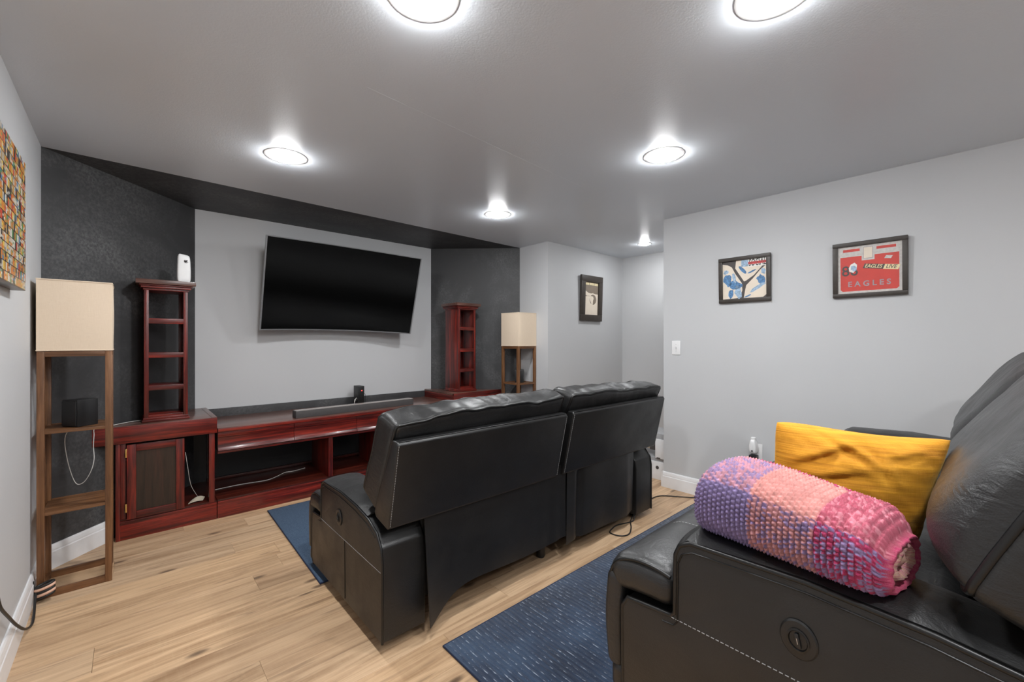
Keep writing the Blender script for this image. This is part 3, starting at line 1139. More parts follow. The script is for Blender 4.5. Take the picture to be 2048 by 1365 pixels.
def sofa(name, label, loc, seed):
    t = thing(name, label, 'sofa', loc, group='black leather reclining sofas')
    aw = 0.205
    half = [(0.0, SW / 2 - .004), (SW / 2 + .004, SW)]
    # carcass between the arms
    box('base_frame', (aw - .01, 0.05, 0.13), (SW - aw + .01, 0.72, 0.31), M['black_cloth'], t, 0.004)
    for (x, y_) in ((0.10, 0.10), (0.10, 0.76), (SW - .10, 0.10), (SW - .10, 0.76), (SW / 2, .12)):
        G().lathe([(0.022, 0.0), (0.026, 0.01), (0.024, 0.07)], 14, (x, y_, 0)).obj('foot', M['black'], t, smooth=40)
    # arms
    for side in (0, 1):
        x0, x1 = (0.0, aw) if side == 0 else (SW - aw, SW)
        xo = 0.0 if side == 0 else SW
        sg = -1 if side == 0 else 1
        g = G().prism(ARM, x0, x1, 'x')
        a = g.obj('arm', M['leather2'], t, 0.016, 3)
        # soft leather pad over the top of the arm
        path = [(0.728, 0.48), (0.722, 0.518), (0.700, 0.538), (0.45, 0.546), (0.26, 0.534), (0.15, 0.518)]

        def pad(u, v, path=path, x0=x0, x1=x1):
            k = v * (len(path) - 1)
            i = min(int(k), len(path) - 2)
            q = k - i
            y_ = path[i][0] + (path[i + 1][0] - path[i][0]) * q
            z = path[i][1] + (path[i + 1][1] - path[i][1]) * q
            b = 0.012 * math.sin(PI * min(1, max(0, u))) ** .6
            w = 0.003 * noise.noise(Vector((u * 2.5 + seed, v * 6, side)))
            return (x0 + .008 + (x1 - x0 - .016) * u, y_ + (b * .6 if v < .3 else 0), z + b * (1 if v > .1 else .2) + w * math.sin(PI * u))
        if True:
            g = G().sheet(lambda u, v: pad(u, v), 10, 40, 0.006)
            g.obj('arm_pad', M['leather'], a, smooth=50)
        out = [(xo + sg * 0.001, y_, z) for (y_, z) in ARM]
        # welt along the outline, upper part
        e = 0.004
        idx = [0, 15, 14, 13, 12, 11, 10, 9, 8, 7, 6, 5, 4, 3, 2, 1]
        pth = [(xo - sg * 0.004, ARM[i][0] * .996 + .001, ARM[i][1] - .001) for i in idx]
        dense = []
        for p, q in zip(pth, pth[1:]):
            L_ = (Vector(q) - Vector(p)).length
            kk = max(1, int(L_ / .03))
            dense += [Vector(p).lerp(Vector(q), j / kk) for j in range(kk)]
        dense.append(Vector(pth[-1]))
        G().tube(dense, 0.0062, 8).obj('piping', M['piping'], a, smooth=60)
        inner = [Vector((xo + sg * .0005, d.y + (.018 - .036 * (d.y / .86)) * 0.6, d.z - .019)) for d in dense[14:-12]]
        G().tube(inner, 0.0022, 6).obj('piping', M['piping'], a, smooth=60)
        # top-stitch line and vertical seam on the side
        dashes([(xo + sg * .001, 0.74, 0.336), (xo + sg * .001, 0.0, 0.334)]).obj('stitching', M['stitch'], a)
        G().tube([(xo + sg * .0006, 0.395, 0.333), (xo + sg * .0006, 0.39, 0.06)], 0.0022, 6).obj('seam', M['piping'], a, smooth=60)
        # power button: oval plate, ring and rocker
        bt = thing_part('power_button', a)
        mtx = Matrix.Translation((xo + sg * .0005, 0.462, 0.424)) @ Matrix.Rotation(sg * PI / 2, 4, 'Y') @ Matrix.Rotation(R(12), 4, 'Z')
        st = Matrix.Diagonal((1.12, 0.95, 1, 1))
        G().lathe([(0.034, 0.0), (0.036, 0.002), (0.033, 0.005), (0.022, 0.0055)], 36).xform(mtx @ st).obj('button_plate', M['button'], bt, smooth=30)
        G().lathe([(0.0215, 0.004), (0.0215, 0.0075), (0.018, 0.0085), (0.0165, 0.0065)], 36, cap=False).xform(mtx @ st).obj('button_ring', M['piping'], bt, smooth=30)
        G().box((-0.013, -0.004, 0.0054), (0.013, 0.004, 0.0105)).xform(mtx @ st).obj('rocker', M['black'], bt, 0.0015)
        G().box((-0.005, 0.0002, 0.0104), (0.005, 0.0014, 0.0110)).xform(mtx @ st).obj('rocker_mark', M['chrome'], bt)
    for hi, (hx0, hx1) in enumerate(half):
        ix0, ix1 = (aw, hx1) if hi == 0 else (hx0, SW - aw)
        cxm, cw = (ix0 + ix1) / 2, ix1 - ix0

        # seat cushion
        def seatfn(u, v, w, p):
            b = (1 - u * u) * (1 - v * v)
            if w > 0:
                p = p + Vector((0, 0, 0.028 * b * w + 0.006 * wrinkle(p, 6, seed + hi)))
            return p + Vector((cxm, 0.50, 0.385))
        G().rbox((cw - .004, 0.54, 0.15), 8, (20, 14, 2), seatfn, 0.045).obj('seat_cushion', M['leather'], t, smooth=60)
        # footrest: padded front running across in front of the arm
        wd = hx1 - hx0

        def ftop(u, v, w, p):
            b = max(0, 1 - u ** 4) * (1 - v * v)
            z = p.z + (0.016 * b if w > 0 else 0) + 0.004 * wrinkle(p, 9, seed + hi + 3)
            y_ = p.y
            z -= 0.020 * max(0, v) ** 2
            return Vector((hx0 + wd / 2 + p.x, 0.838 + y_, 0.390 + z))
        fr = thing_part('footrest', t)
        G().rbox((wd - .002, 0.205, 0.100), 5, (30, 8, 1), ftop, 0.040).obj('footrest_top', M['leather'], fr, smooth=60)

        def ffront(u, v, w, p):
            return Vector((hx0 + wd / 2 + p.x, 0.917 + p.y + .010 * (1 - w * w) * (1 if v > 0 else 0) + 0.003 * wrinkle(p, 8, seed + 7), 0.245 + p.z))
        G().rbox((wd - .002, 0.052, 0.275), 5, (30, 1, 12), ffront, 0.022).obj('footrest_front', M['leather'], fr, smooth=60)

        def flow(u, v, w, p):
            return Vector((hx0 + wd / 2 + p.x, 0.905 + p.y, 0.083 + p.z))
        G().rbox((wd - .004, 0.055, 0.085), 4, (16, 1, 2), flow, 0.026).obj('footrest_roll', M['leather2'], fr, smooth=60)
        for xx in ((hx0 + .012) if hi == 0 else (hx1 - .012),):
            pp = smooth_path([(xx, 0.750, 0.428), (xx, 0.80, 0.437), (xx, 0.86, 0.434), (xx, 0.905, 0.414), (xx, 0.932, 0.37), (xx, 0.943, 0.25), (xx, 0.934, 0.13)], 6)
            G().tube(pp, 0.005, 8).obj('piping', M['piping'], fr, smooth=60)
        dashes(smooth_path([(ix0 + .10, 0.756, 0.448), (ix0 + .10, 0.80, 0.457), (ix0 + .10, 0.86, 0.455), (ix0 + .10, 0.90, 0.438)], 5)).obj('stitching', M['stitch'], fr)

        # back shell: wedge with stitched edges
        bx0, bx1 = hx0 + (.014 if hi == 0 else .022), hx1 - (.022 if hi == 0 else .012)
        shell = [(-0.034, 0.522), (-0.112, 0.872), (-0.103, 0.885), (-0.066, 0.888), (0.10, 0.555), (0.085, 0.535), (-0.022, 0.514)]
        sh = G().prism(shell, bx0, bx1, 'x').obj('back_shell', M['leather2'], t, 0.010, 3)
        for xx in (bx0 + .006, bx1 - .006):
            dashes([(xx, -0.0372, 0.53), (xx, -0.1132, 0.872)]).obj('stitching', M['stitch'], sh)
        G().tube([(bx0 + .01, -0.106, 0.8845), (bx1 - .01, -0.106, 0.8845)], 0.0018, 6).obj('seam', M['piping'], sh, smooth=60)
        # back cushion
        cw2 = bx1 - bx0 - (.004 if hi == 0 else .004)
        lean = R(25.0)
        cm = Matrix.Translation(((bx0 + bx1) / 2, 0.072, 0.784)) @ Matrix.Rotation(lean, 4, 'X')

        def cush(u, v, w, p):
            q = Vector(p)
            bul = max(0, 1 - u ** 12) * max(0, 1 - w ** 6)
            if v > 0:
                q.y += 0.062 * v * bul * (1.0 - 0.60 * w)
            # softly sagging, creased top
            top = max(0, w - .3) / .7
            q.z += 0.018 * top * (noise.noise(Vector((p.x * 3.1 + seed * 3 + hi * 5, p.y * 2, seed))) + .3)
            q.z += 0.010 * top * noise.noise(Vector((p.x * 9 + seed, p.y * 9, hi + seed)))
            q.z += -0.024 * max(0, v) * top + 0.012 * max(0, -v) * top
            q.z -= 0.022 * top * max(0, -u if hi == 0 else u) ** 4
            cr = noise.noise(Vector((p.x * 16 + p.z * 9 + seed, p.z * 5 - p.x * 2, p.y * 6 + hi)))
            q += Vector((0, .0, 1)) * (0.008 * cr * top)
            q.y += 0.006 * noise.noise(Vector((p.x * 5 + p.z * 4, p.z * 8, seed + hi))) * (1 if v > 0 else .35)
            q.y += (0.004 * abs(cr)) * (1 if v > 0 else -1) * (0.6 + 0.4 * top)
            return cm @ q
        CT = 0.155
        cu = G().rbox((cw2, CT, 0.455), 9, (60, 8, 26), cush, 0.030).obj('back_cushion', M['leather'], t, smooth=60)
        # welts round the rear and front edges of the cushion
        for vv in (-1.0, 1.0):
            per = [(a / 40, 1.0) for a in range(-40, 40)] + [(1.0, -a / 20) for a in range(-20, 20)] + [(-a / 40, -1.0) for a in range(-40, 40)] + [(-1.0, a / 20) for a in range(-20, 20)]
            pts = []
            for (u_, w_) in per:
                pts.append(cush(u_, vv, w_, rb_point(u_, vv, w_, (cw2, CT, 0.455), 9, 0.030)))
            G().tube(pts, 0.0075, 8, closed=True).obj('piping', M['piping'], cu, smooth=60)
    # loose flaps hanging at the back
    mid = SW / 2

    def flap1(u, v):
        x = aw - .014 + (mid + .082 - aw) * u
        z = 0.570 - (0.430 + .085 * math.exp(-(u / .16) ** 2)) * v
        y_ = -0.012 + 0.008 * v
        y_ -= 0.060 * max(0, 1 - u * 5) ** 2 * max(0, v - .15) * 1.2          # flared corner
        y_ += 0.006 * math.sin(u * 9 + v * 2) * v + 0.012 * max(0, (u - .72)) * math.sin((u - .72) * 60) * v
        return (x, y_, z + .012 * math.sin(u * 7) * v)

    def flap2(u, v):
        x = mid + .082 + (SW - aw - mid - .082 - .03) * u
        z = 0.560 - (0.475 - .01 * u) * v
        y_ = -0.012 + 0.008 * v
        y_ += 0.020 * math.exp(-((u - .16) / .03) ** 2) * min(1, v * 4 + .3) + 0.004 * math.sin(u * 14) * v
        y_ += 0.020 * max(0, u - .86) / .14
        return (x, y_, z + .008 * math.sin(u * 6) * v)
    G().sheet(lambda u, v: flap1(u, v), 60, 20, 0.004).obj('rear_flap', M['leather2'], t, smooth=60)
    G().sheet(lambda u, v: flap2(u, v), 60, 20, 0.004).obj('rear_flap', M['leather2'], t, smooth=60)
    box('rear_panel', (aw, 0.030, 0.145), (SW - aw, 0.048, 0.50), M['black_cloth'], t)
    return t


sofa('sofa', 'black leather reclining sofa seen from behind, facing the television', (0.766, 1.636, 0.0), 1.3)
sofa('sofa', 'black leather reclining sofa in the foreground holding the pillow and crocheted blanket', (1.033, -0.21, RAISE), 4.7)

# ------------------------------------------------------------------ pillow


def pillow():
    w, h, th = 0.455, 0.310, 0.150
    nu, nv = 64, 48
    g = G()
    vs_, fs_ = [], []

    def P(s, t_, side):
        ex = 1 - 0.085 * (1 - t_ * t_) ** 1.0
        ez = 1 - 0.075 * (1 - s * s) ** 1.0
        x, z = s * ex * w / 2, t_ * ez * h / 2
        x += 0.038 * (t_ - 1) * max(0, s) + 0.010 * (t_ - 1) * max(0, -s)
        cr_ = abs(s) ** 5 * abs(t_) ** 5
        x, z = x * (1 - .05 * cr_), z * (1 - .07 * cr_)
        th_ = th / 2 * (max(0, 1 - abs(s) ** 3.0) ** .6) * (max(0, 1 - abs(t_) ** 3.0) ** .6)
        e = (1 - s ** 8) * (1 - t_ ** 8)
        wr = 0.006 * noise.noise(Vector((s * 2.6 + t_ * 1.8, t_ * 3.4 - s * .8, side * 3.1))) + 0.004 * noise.noise(Vector((s * 5 + t_ * 6, t_ * 4, side + 9)))
        # fold creases near the upper left corner
        for (cs, ct, ang, ln, am) in ((-.55, .45, 25, .35, .012), (-.25, .60, -30, .30, .012), (-.42, .12, 12, .28, .010), (.05, .5, -60, .25, .009), (.4, .62, 15, .2, .006)):
            ca, sa = math.cos(R(ang)), math.sin(R(ang))
            dx, dz = (s - cs), (t_ - ct) * h / w
            a_, b_ = dx * ca + dz * sa, -dx * sa + dz * ca
            wr -= am * math.exp(-(a_ / ln) ** 2 - (b_ / .045) ** 2)
            wr += am * .7 * math.exp(-(a_ / ln) ** 2 - ((b_ - .085) / .05) ** 2)
        y_ = side * (th_ + wr * e)
        z -= 0.006 * math.sin((s + .2) * 2.2) * max(0, t_)
        return (x, y_, z)
    for side in (-1, 1):
        for i in range(nu + 1):
            for j in range(nv + 1):
                s, t_ = 2 * i / nu - 1, 2 * j / nv - 1
                s, t_ = math.sin(s * PI / 2) * .6 + s * .4, math.sin(t_ * PI / 2) * .6 + t_ * .4
                vs_.append(P(s, t_, side))
    N = (nu + 1) * (nv + 1)
    for i in range(nu):
        for j in range(nv):
            q = (i * (nv + 1) + j, (i + 1) * (nv + 1) + j, (i + 1) * (nv + 1) + j + 1, i * (nv + 1) + j + 1)
            fs_.append(q)
            fs_.append(tuple(N + k for k in reversed(q)))
    g.add(vs_, fs_)
    me = g.mesh('throw_pillow')
    bm = bmesh.new()
    bm.from_mesh(me)
    bmesh.ops.remove_doubles(bm, verts=bm.verts, dist=0.0004)
    bmesh.ops.recalc_face_normals(bm, faces=bm.faces)
    bm.to_mesh(me)
    bm.free()
    for p in me.polygons:
        p.use_smooth = True
    return me


me = pillow()
PC = Vector((1.525, 0.228, 0.882))
pil = put('throw_pillow', me, M['pillow'])
ydir = Vector((0.265, -0.35, -0.026)).normalized()      # width axis
zdir = Vector((0.10, -0.06, 1.0))
zdir = (zdir - ydir * zdir.dot(ydir)).normalized()
ndir = zdir.cross(ydir)
pil.matrix_world = Matrix(((ydir.x, ndir.x, zdir.x, PC.x), (ydir.y, ndir.y, zdir.y, PC.y), (ydir.z, ndir.z, zdir.z, PC.z), (0, 0, 0, 1)))
tag(pil, 'mustard yellow chenille throw pillow standing on the foreground sofa', 'pillow')

# ------------------------------------------------------------------ crocheted blanket, folded into a loaf


def blanket():
    L_, NU, NV, SUB = 0.405, 36, 52, 6
    nu, nv = NU * SUB, NV * SUB
    rnd = random.Random(3)
    lilac, rose, salmon, mag, red = (0.235, 0.175, 0.360), (0.50, 0.23, 0.29), (0.66, 0.28, 0.25), (0.42, 0.022, 0.105), (0.45, 0.08, 0.13)
    beige = (0.55, 0.36, 0.24)
    jit = {}

    def cellrand(a, b, k=0):
        key = (a, b % NV, k)
        if key not in jit:
            jit[key] = rnd.random()
        return jit[key]

    def section(s):
        """half width, height of the loaf at s in 0..1"""
        e = 1.0
        if s < .16:
            e = math.sqrt(max(0, 1 - ((.16 - s) / .16) ** 2)) * .86 + .14 * (s / .16)
        if s > .90:
            e = 1 - .22 * ((s - .90) / .10) ** 2
        return 0.132 * e, 0.176 * (0.35 + .65 * e) * e ** .4
    vs_, cols = [], []
    for i in range(nu + 1):
        s = i / nu
        hw, ht = section(max(s, .004))
        for j in range(nv):
            a = 2 * PI * j / nv + PI            # starts at the side facing away from the camera
            ca, sa = math.cos(a), math.sin(a)
            k = 2.9
            q = (abs(ca) ** k + abs(sa) ** k) ** (1 / k)
            x = ca / q * hw
            z = ht / 2 + sa / q * ht / 2
            z += 0.010 * math.sin(s * 5) * (z / ht) - 0.022 * s * (z / ht)
            y_ = (0.5 - s) * L_
            # stitch relief
            fi, fj = s * NU, j / nv * NV
            ci, cj = int(min(fi, NU - 1e-6)), int(fj)
            off = 0.5 if ci % 2 else 0.0
            u_ = fi - ci
            v_ = (fj + off) % 1.0
            cjo = int(fj + off)
            bumpv = math.sin(PI * u_) ** .7 * (0.35 + 0.65 * abs(math.sin(PI * v_)) ** .8)
            vv = 0.5 - abs(v_ - 0.5)
            bumpv *= 1.0 - 0.35 * math.exp(-((u_ - .25 - vv) / .14) ** 2)
            am = (0.0100 if s < .9 else 0.006) * (0.75 + 0.5 * cellrand(ci, cjo, 1))
            d = (bumpv - .55) * am
            nrm = Vector((ca / hw, 0, sa / (ht / 2)))
            nrm.normalize()
            if s < .14:
                nrm = (nrm + Vector((0, (1 - s / .14) * 1.2, 0))).normalized()
            p = Vector((x, y_, z)) + nrm * d
            vs_.append(p)
            # colour squares
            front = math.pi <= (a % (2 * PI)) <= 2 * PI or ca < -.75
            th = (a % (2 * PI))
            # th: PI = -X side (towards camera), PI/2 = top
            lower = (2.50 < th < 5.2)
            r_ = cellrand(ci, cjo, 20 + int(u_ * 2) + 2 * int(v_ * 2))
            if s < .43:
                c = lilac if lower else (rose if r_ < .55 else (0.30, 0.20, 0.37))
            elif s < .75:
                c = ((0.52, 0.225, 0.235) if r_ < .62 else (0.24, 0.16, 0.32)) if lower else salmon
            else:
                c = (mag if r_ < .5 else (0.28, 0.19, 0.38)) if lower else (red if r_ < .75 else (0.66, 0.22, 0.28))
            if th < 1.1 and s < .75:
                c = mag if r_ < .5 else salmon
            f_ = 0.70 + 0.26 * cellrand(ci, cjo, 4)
            cols.append(tuple(min(1, q_ * f_) for q_ in c) + (1,))
    fs_ = []
    for i in range(nu):
        for j in range(nv):
            l = (j + 1) % nv
            fs_.append((i * nv + j, (i + 1) * nv + j, (i + 1) * nv + l, i * nv + l))
    # end caps: left closed end, right end as rolled layers
    c0 = len(vs_)
    vs_.append(Vector((0, L_ / 2 + .004, section(.004)[1] * .5)))
    cols.append(lilac + (1,))
    for j in range(nv):
        fs_.append((c0, j, (j + 1) % nv))
    # right end: concentric sunken and raised rings = folded layers
    last = [nu * nv + j for j in range(nv)]
    hw, ht = section(1.0)
    prev = last
    cen = Vector((0, -L_ / 2, ht / 2 - .009))
    for ring, (sc, dy) in enumerate([(0.93, -.010), (0.86, -.013), (0.79, -.004), (0.74, .012), (0.66, .012), (0.60, -.006), (0.52, -.012), (0.44, -.002), (0.38, .014), (0.28, .012), (0.20, -.004), (0.08, -.006)]):
        cur = []
        for j in range(nv):
            b_ = Vector(vs_[last[j]])
            p = cen + (b_ - cen) * sc
            p.y = -L_ / 2 + dy + 0.005 * noise.noise(Vector((p.x * 60, p.z * 60, ring)))
            cur.append(len(vs_))
            vs_.append(p)
            r_ = rnd.random()
            cc = (beige if r_ < .6 else mag if r_ < .8 else rose) if ring > 2 else (mag if r_ < .5 else red)
            cols.append(cc + (1,))
        for j in range(nv):
            l = (j + 1) % nv
            fs_.append((prev[j], cur[j], cur[l], prev[l]))
        prev = cur
    c1 = len(vs_)
    vs_.append(cen + Vector((0, -.006, 0)))
    cols.append(beige + (1,))
    for j in range(nv):
        fs_.append((c1, prev[(j + 1) % nv], prev[j]))
    g = G().add(vs_, fs_)
    me = g.mesh('crocheted_blanket')
    at = me.color_attributes.new('yarn', 'FLOAT_COLOR', 'POINT')
    flat = [v for c in cols for v in c]
    at.data.foreach_set('color', flat)
    for p in me.polygons:
        p.use_smooth = True
    return me


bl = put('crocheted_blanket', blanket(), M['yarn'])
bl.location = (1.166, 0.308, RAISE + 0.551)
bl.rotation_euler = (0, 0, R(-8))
tag(bl, 'rolled crocheted blanket in lilac, pink and magenta on the sofa arm', 'blanket')

# ------------------------------------------------------------------ rugs


def rug(name, x0, y0, x1, y1, mat, label, th=0.010, skew=0.0):
    t = thing(name, label, 'rug', (0, 0, 0))
    g = G()
    poly = [(x0 + skew, y0), (x1, y0), (x1, y1), (x0, y1)]
    g.prism(poly, 0.0008, th).obj('pile', mat, t, 0.003)
    b = 0.012
    edge = [Vector((*p, th * .55)) for p in poly]
    G().tube([v for v in edge], th * .52, 8, closed=True).obj('binding', M['rug_edge'], t, smooth=60)
    return t


rug('rug', 0.782, 2.335, 2.93, 3.600, M['rug1'], 'plain blue rug under and in front of the front sofa', 0.010, -0.03)
rg = rug('rug', 0.978, 0.745, 3.440, 1.505, M['rug'], 'dark blue striped runner rug between the two sofas')
G().sheet(lambda u, v: (3.436 + .058 * u, 1.330 + .175 * v, 0.010 + (0.055 * v ** 2) * u ** 1.6), 8, 8, 0.009).obj('curled_end', M['rug'], rg, smooth=50)

# ------------------------------------------------------------------ pictures


def framed(name, label, org, ux, w, h, fw, depth, draw):
    """org: lower-left corner on the wall, ux: unit vector to the right as seen from the room"""
    ux = Vector(ux)
    nz = Vector((0, 0, 1))
    nn = ux.cross(nz)          # towards the room
    t = thing(name, label, 'framed picture', org, group='framed posters')
    mt = Matrix(((ux.x, 0, nn.x, 0), (ux.y, 0, nn.y, 0), (0, 1, 0, 0), (0, 0, 0, 1)))   # local (x right, y up, z out)
    mt = Matrix.Rotation(R(1.7), 4, ux) @ mt       # hangs with its top a little off the wall

    fr = thing_part('frame', t)
    for (a, b, c, d) in ((0, 0, w, fw), (0, h - fw, w, h)):
        G().box((a, b, 0.001), (c, d, depth)).xform(mt).obj('frame_rail', M['frame'], fr, 0.003)
    for (a, b, c, d) in ((0, fw, fw, h - fw), (w - fw, fw, w, h - fw)):
        G().box((a, b, 0.001), (c, d, depth)).xform(mt).obj('frame_rail', M['frame'], fr, 0.003)
    pr = thing_part('print', t)

    def quad(nm, poly, lvl, mat):
        z = depth * .35 + 0.0004 * lvl
        return G().prism(poly, z, z + .0003).xform(mt).obj(nm, mat, pr)

    def text(s, x, y, size, lvl, mat, rot=0.0, shear=0.0, bold=0.0, sx=1.0, spacing=1.0):
        me = text_mesh(s, size, 0.0001, shear, bold, spacing)
        me.transform(mt @ Matrix.Translation((x, y, depth * .35 + 0.0004 * lvl + .0003)) @ Matrix.Rotation(rot, 4, 'Z') @ Matrix.Diagonal((sx, 1, 1, 1)))
        return put('lettering', me, mat, pr)
    draw(quad, text, fw, w - fw, fw, h - fw)
    G().box((fw * .9, fw * .9, depth * .62), (w - fw * .9, h - fw * .9, depth * .66)).xform(mt).obj('glass', M['glass'], t)
    return t


def rect(a, b, c, d):
    return [(a, b), (c, b), (c, d), (a, d)]


def blob(cx, cy, rx, ry, rot=0, n=16, seed=0, jag=0.18):
    r_ = random.Random(seed)
    out = []
    for k in range(n):
        a = 2 * PI * k / n
        q = 1 + r_.uniform(-jag, jag)
        x, y_ = rx * q * math.cos(a), ry * q * math.sin(a)
        c, s = math.cos(R(rot)), math.sin(R(rot))
        out.append((cx + x * c - y_ * s, cy + x * s + y_ * c))
    return out


def draw_red(quad, text, x0, x1, y0, y1):
    w, h = x1 - x0, y1 - y0
    quad('paper', rect(x0, y0, x1, y1), 0, M['pale_grey'])
    m = w * .045
    quad('red_field', [(x0 + m * 1.8, y0 + m), (x1 - m * 1.8, y0 + m), (x1 - m, y0 + m * 1.8), (x1 - m, y1 - h * .22), (x0 + m, y1 - h * .22), (x0 + m, y0 + m * 1.8)], 1, M['red_ink'])
    quad('red_band', rect(x0 + m * 2, y1 - h * .115, x0 + w * .36, y1 - h * .06), 1, M['red_ink'])
    quad('red_band', rect(x0 + w * .62, y1 - h * .115, x1 - m * 2, y1 - h * .06), 1, M['red_ink'])
    quad('pale_patch', rect(x0 + w * .39, y1 - h * .32, x0 + w * .59, y1 - h * .02), 2, M['pale_grey'])
    quad('patch_outline', rect(x0 + w * .415, y1 - h * .285, x0 + w * .565, y1 - h * .045), 3, M['text_grey'])
    quad('patch_field', rect(x0 + w * .423, y1 - h * .275, x0 + w * .557, y1 - h * .055), 4, M['cream'])
    c, s = math.cos(R(-9)), math.sin(R(-9))

    def rr(a, b, c2, d2, cx, cy):
        return [(cx + p * c - q * s, cy + p * s + q * c) for p, q in ((a, b), (c2, b), (c2 + .006, d2), (a + .006, d2))]
    cx, cy = x0 + w * .68, y0 + h * .52
    quad('banner', rr(-w * .27, -h * .05, w * .045, h * .05, cx, cy), 2, M['ink'])
    quad('banner', rr(w * .045, -h * .05, w * .27, h * .05, cx, cy), 2, M['cream2'])
    text('EAGLES', cx - w * .112 * c, cy - w * .112 * s, h * .105, 3, M['cream2'], R(-9), .2, .0006, .78)
    text('LIVE', cx + w * .16 * c, cy + w * .16 * s, h * .105, 3, M['ink'], R(-9), .2, .0004, .85)
    text('EAGLES', x0 + w * .5, y0 + h * .19, h * .155, 3, M['text_grey'], 0, 0, .0012, .95, 1.55)
    text('86', x0 + w * .20, y0 + h * .47, h * .30, 2, M['ink'], 0, 0, .001, .95)
    quad('sticker', blob(x0 + w * .25, y0 + h * .55, w * .075, h * .11, -25, 7, 4), 4, M['white_ink'])
    quad('sticker', blob(x0 + w * .265, y0 + h * .53, w * .045, h * .06, 20, 6, 5), 5, M['pale_blue'])
    quad('sticker', rr(-w * .05, -h * .03, w * .05, h * .03, x0 + w * .79, y0 + h * .70)[0:4], 4, M['pale_grey'])


def draw_blue(quad, text, x0, x1, y0, y1):
    w, h = x1 - x0, y1 - y0

    def q(pts):
        return [(x0 + a * w, y0 + b * h) for a, b in pts]

    def bb(cx, cy, rx, ry, rot, seed, jag=.22):
        return blob(x0 + cx * w, y0 + cy * h, rx * w, ry * h, rot, 14, seed, jag)
    quad('paper', rect(x0, y0, x1, y1), 0, M['ink'])
    quad('paper_piece', q([(0, 0.01), (.40, .02), (.46, .22), (.45, .40), (.30, .66), (.22, .84), (.12, .91), (0, .94)]), 1, M['cream'])
    quad('paper_piece', q([(.32, 1.0), (.70, 1.0), (1, .99), (1, .90), (.72, .58), (.55, .46), (.50, .44), (.40, .62), (.30, .80)]), 1, M['cream'])
    quad('paper_piece', q([(.49, .01), (.92, .01), (1, .08), (1, .82), (.86, .70), (.70, .50), (.55, .34), (.52, .20)]), 1, M['cream'])
    quad('blue_shape', bb(.12, .50, .10, .16, 10, 1), 2, M['blue_ink'])
    quad('blue_shape', bb(.30, .36, .14, .12, -15, 2), 2, M['blue_ink'])
    quad('blue_shape', bb(.36, .18, .08, .17, 12, 3), 2, M['pale_blue'])
    quad('blue_shape', bb(.20, .14, .06, .13, -8, 4), 2, M['blue_ink'])
    quad('blue_shape', bb(.08, .72, .06, .05, 0, 5), 2, M['pale_blue'])
    quad('blue_shape', bb(.27, .56, .035, .14, 12, 6), 3, M['pale_blue'])
    quad('blue_shape', bb(.47, .74, .04, .14, 40, 7, .08), 2, M['blue_ink'])
    quad('blue_shape', bb(.68, .68, .10, .022, 22, 8), 2, M['blue_ink'])
    quad('blue_shape', rect(x0 + w * .44, y0 + h * .82, x0 + w * .60, y0 + h * .99), 2, M['pale_blue'])
    quad('blue_shape', bb(.88, .46, .09, .12, 20, 9), 2, M['blue_ink'])
    quad('blue_shape', bb(.93, .66, .05, .07, 0, 10), 2, M['pale_blue'])
    quad('blue_shape', bb(.80, .26, .20, .045, 30, 11), 2, M['pale_blue'])
    quad('blue_shape', bb(.58, .06, .08, .02, 20, 12), 2, M['blue_ink'])
    a, b, c, d = x0 + w * .60, y0 + h * .80, x1 - .001, y1 - .001
    quad('title_block', rect(a, b, c, d), 3, M['white_ink'])
    text('SOCIAL', (a + c) / 2, (b + d) / 2, (d - b) * 1.25, 4, M['ink'], 0, .12, .0015, (c - a) / ((d - b) * 1.25 * 3.55))
    quad('title_bar', rect(a, b + (d - b) * .34, c, b + (d - b) * .66), 6, M['red_bright'])
    text('DISTORTION', (a + c) / 2, (b + d) / 2, (d - b) * .34, 7, M['ink'], 0, 0, .0004, (c - a) / ((d - b) * .34 * 6.2))


def draw_brown(quad, text, x0, x1, y0, y1):
    w, h = x1 - x0, y1 - y0
    quad('paper', rect(x0, y0, x1, y1), 0, M['cream'])
    quad('brown_sky', [(x0, y0 + h * .70), (x0 + w * .12, y0 + h * .72), (x0 + w * .28, y0 + h * .665), (x0 + w * .5, y0 + h * .655), (x0 + w * .62, y0 + h * .67), (x0 + w * .75, y0 + h * .645), (x1, y0 + h * .64), (x1, y1), (x0, y1)], 1, M['brown_ink'])
    for a, b in ((.0, .33), (.37, .68), (.72, .98)):
        quad('title_block', rect(x0 + w * a, y1 - h * .095, x0 + w * b, y1 - h * .03), 2, M['cream2'])
        for k in range(4):
            xx = x0 + w * (a + (b - a) * (k + .7) / 5)
            quad('title_stroke', rect(xx, y1 - h * .085, xx + w * .012, y1 - h * .05), 3, M['brown_ink'])
    quad('brown_disc', blob(x0 + w * .63, y0 + h * .47, w * .25, h * .155, 0, 28, 1, .0), 2, M['brown_ink'])
    quad('pale_shape', blob(x0 + w * .53, y0 + h * .48, w * .13, h * .115, 12, 12, 2, .2), 3, M['cream'])
    quad('pale_shape', blob(x0 + w * .56, y0 + h * .38, w * .08, h * .10, 4, 10, 3, .2), 4, M['cream'])
    quad('brown_mark', blob(x0 + w * .12, y0 + h * .575, w * .06, h * .018, 0, 8, 4, .3), 3, M['brown_ink'])
    quad('brown_mark', rect(x0 + w * .18, y0 + h * .565, x0 + w * .42, y0 + h * .575), 3, M['brown_ink'])


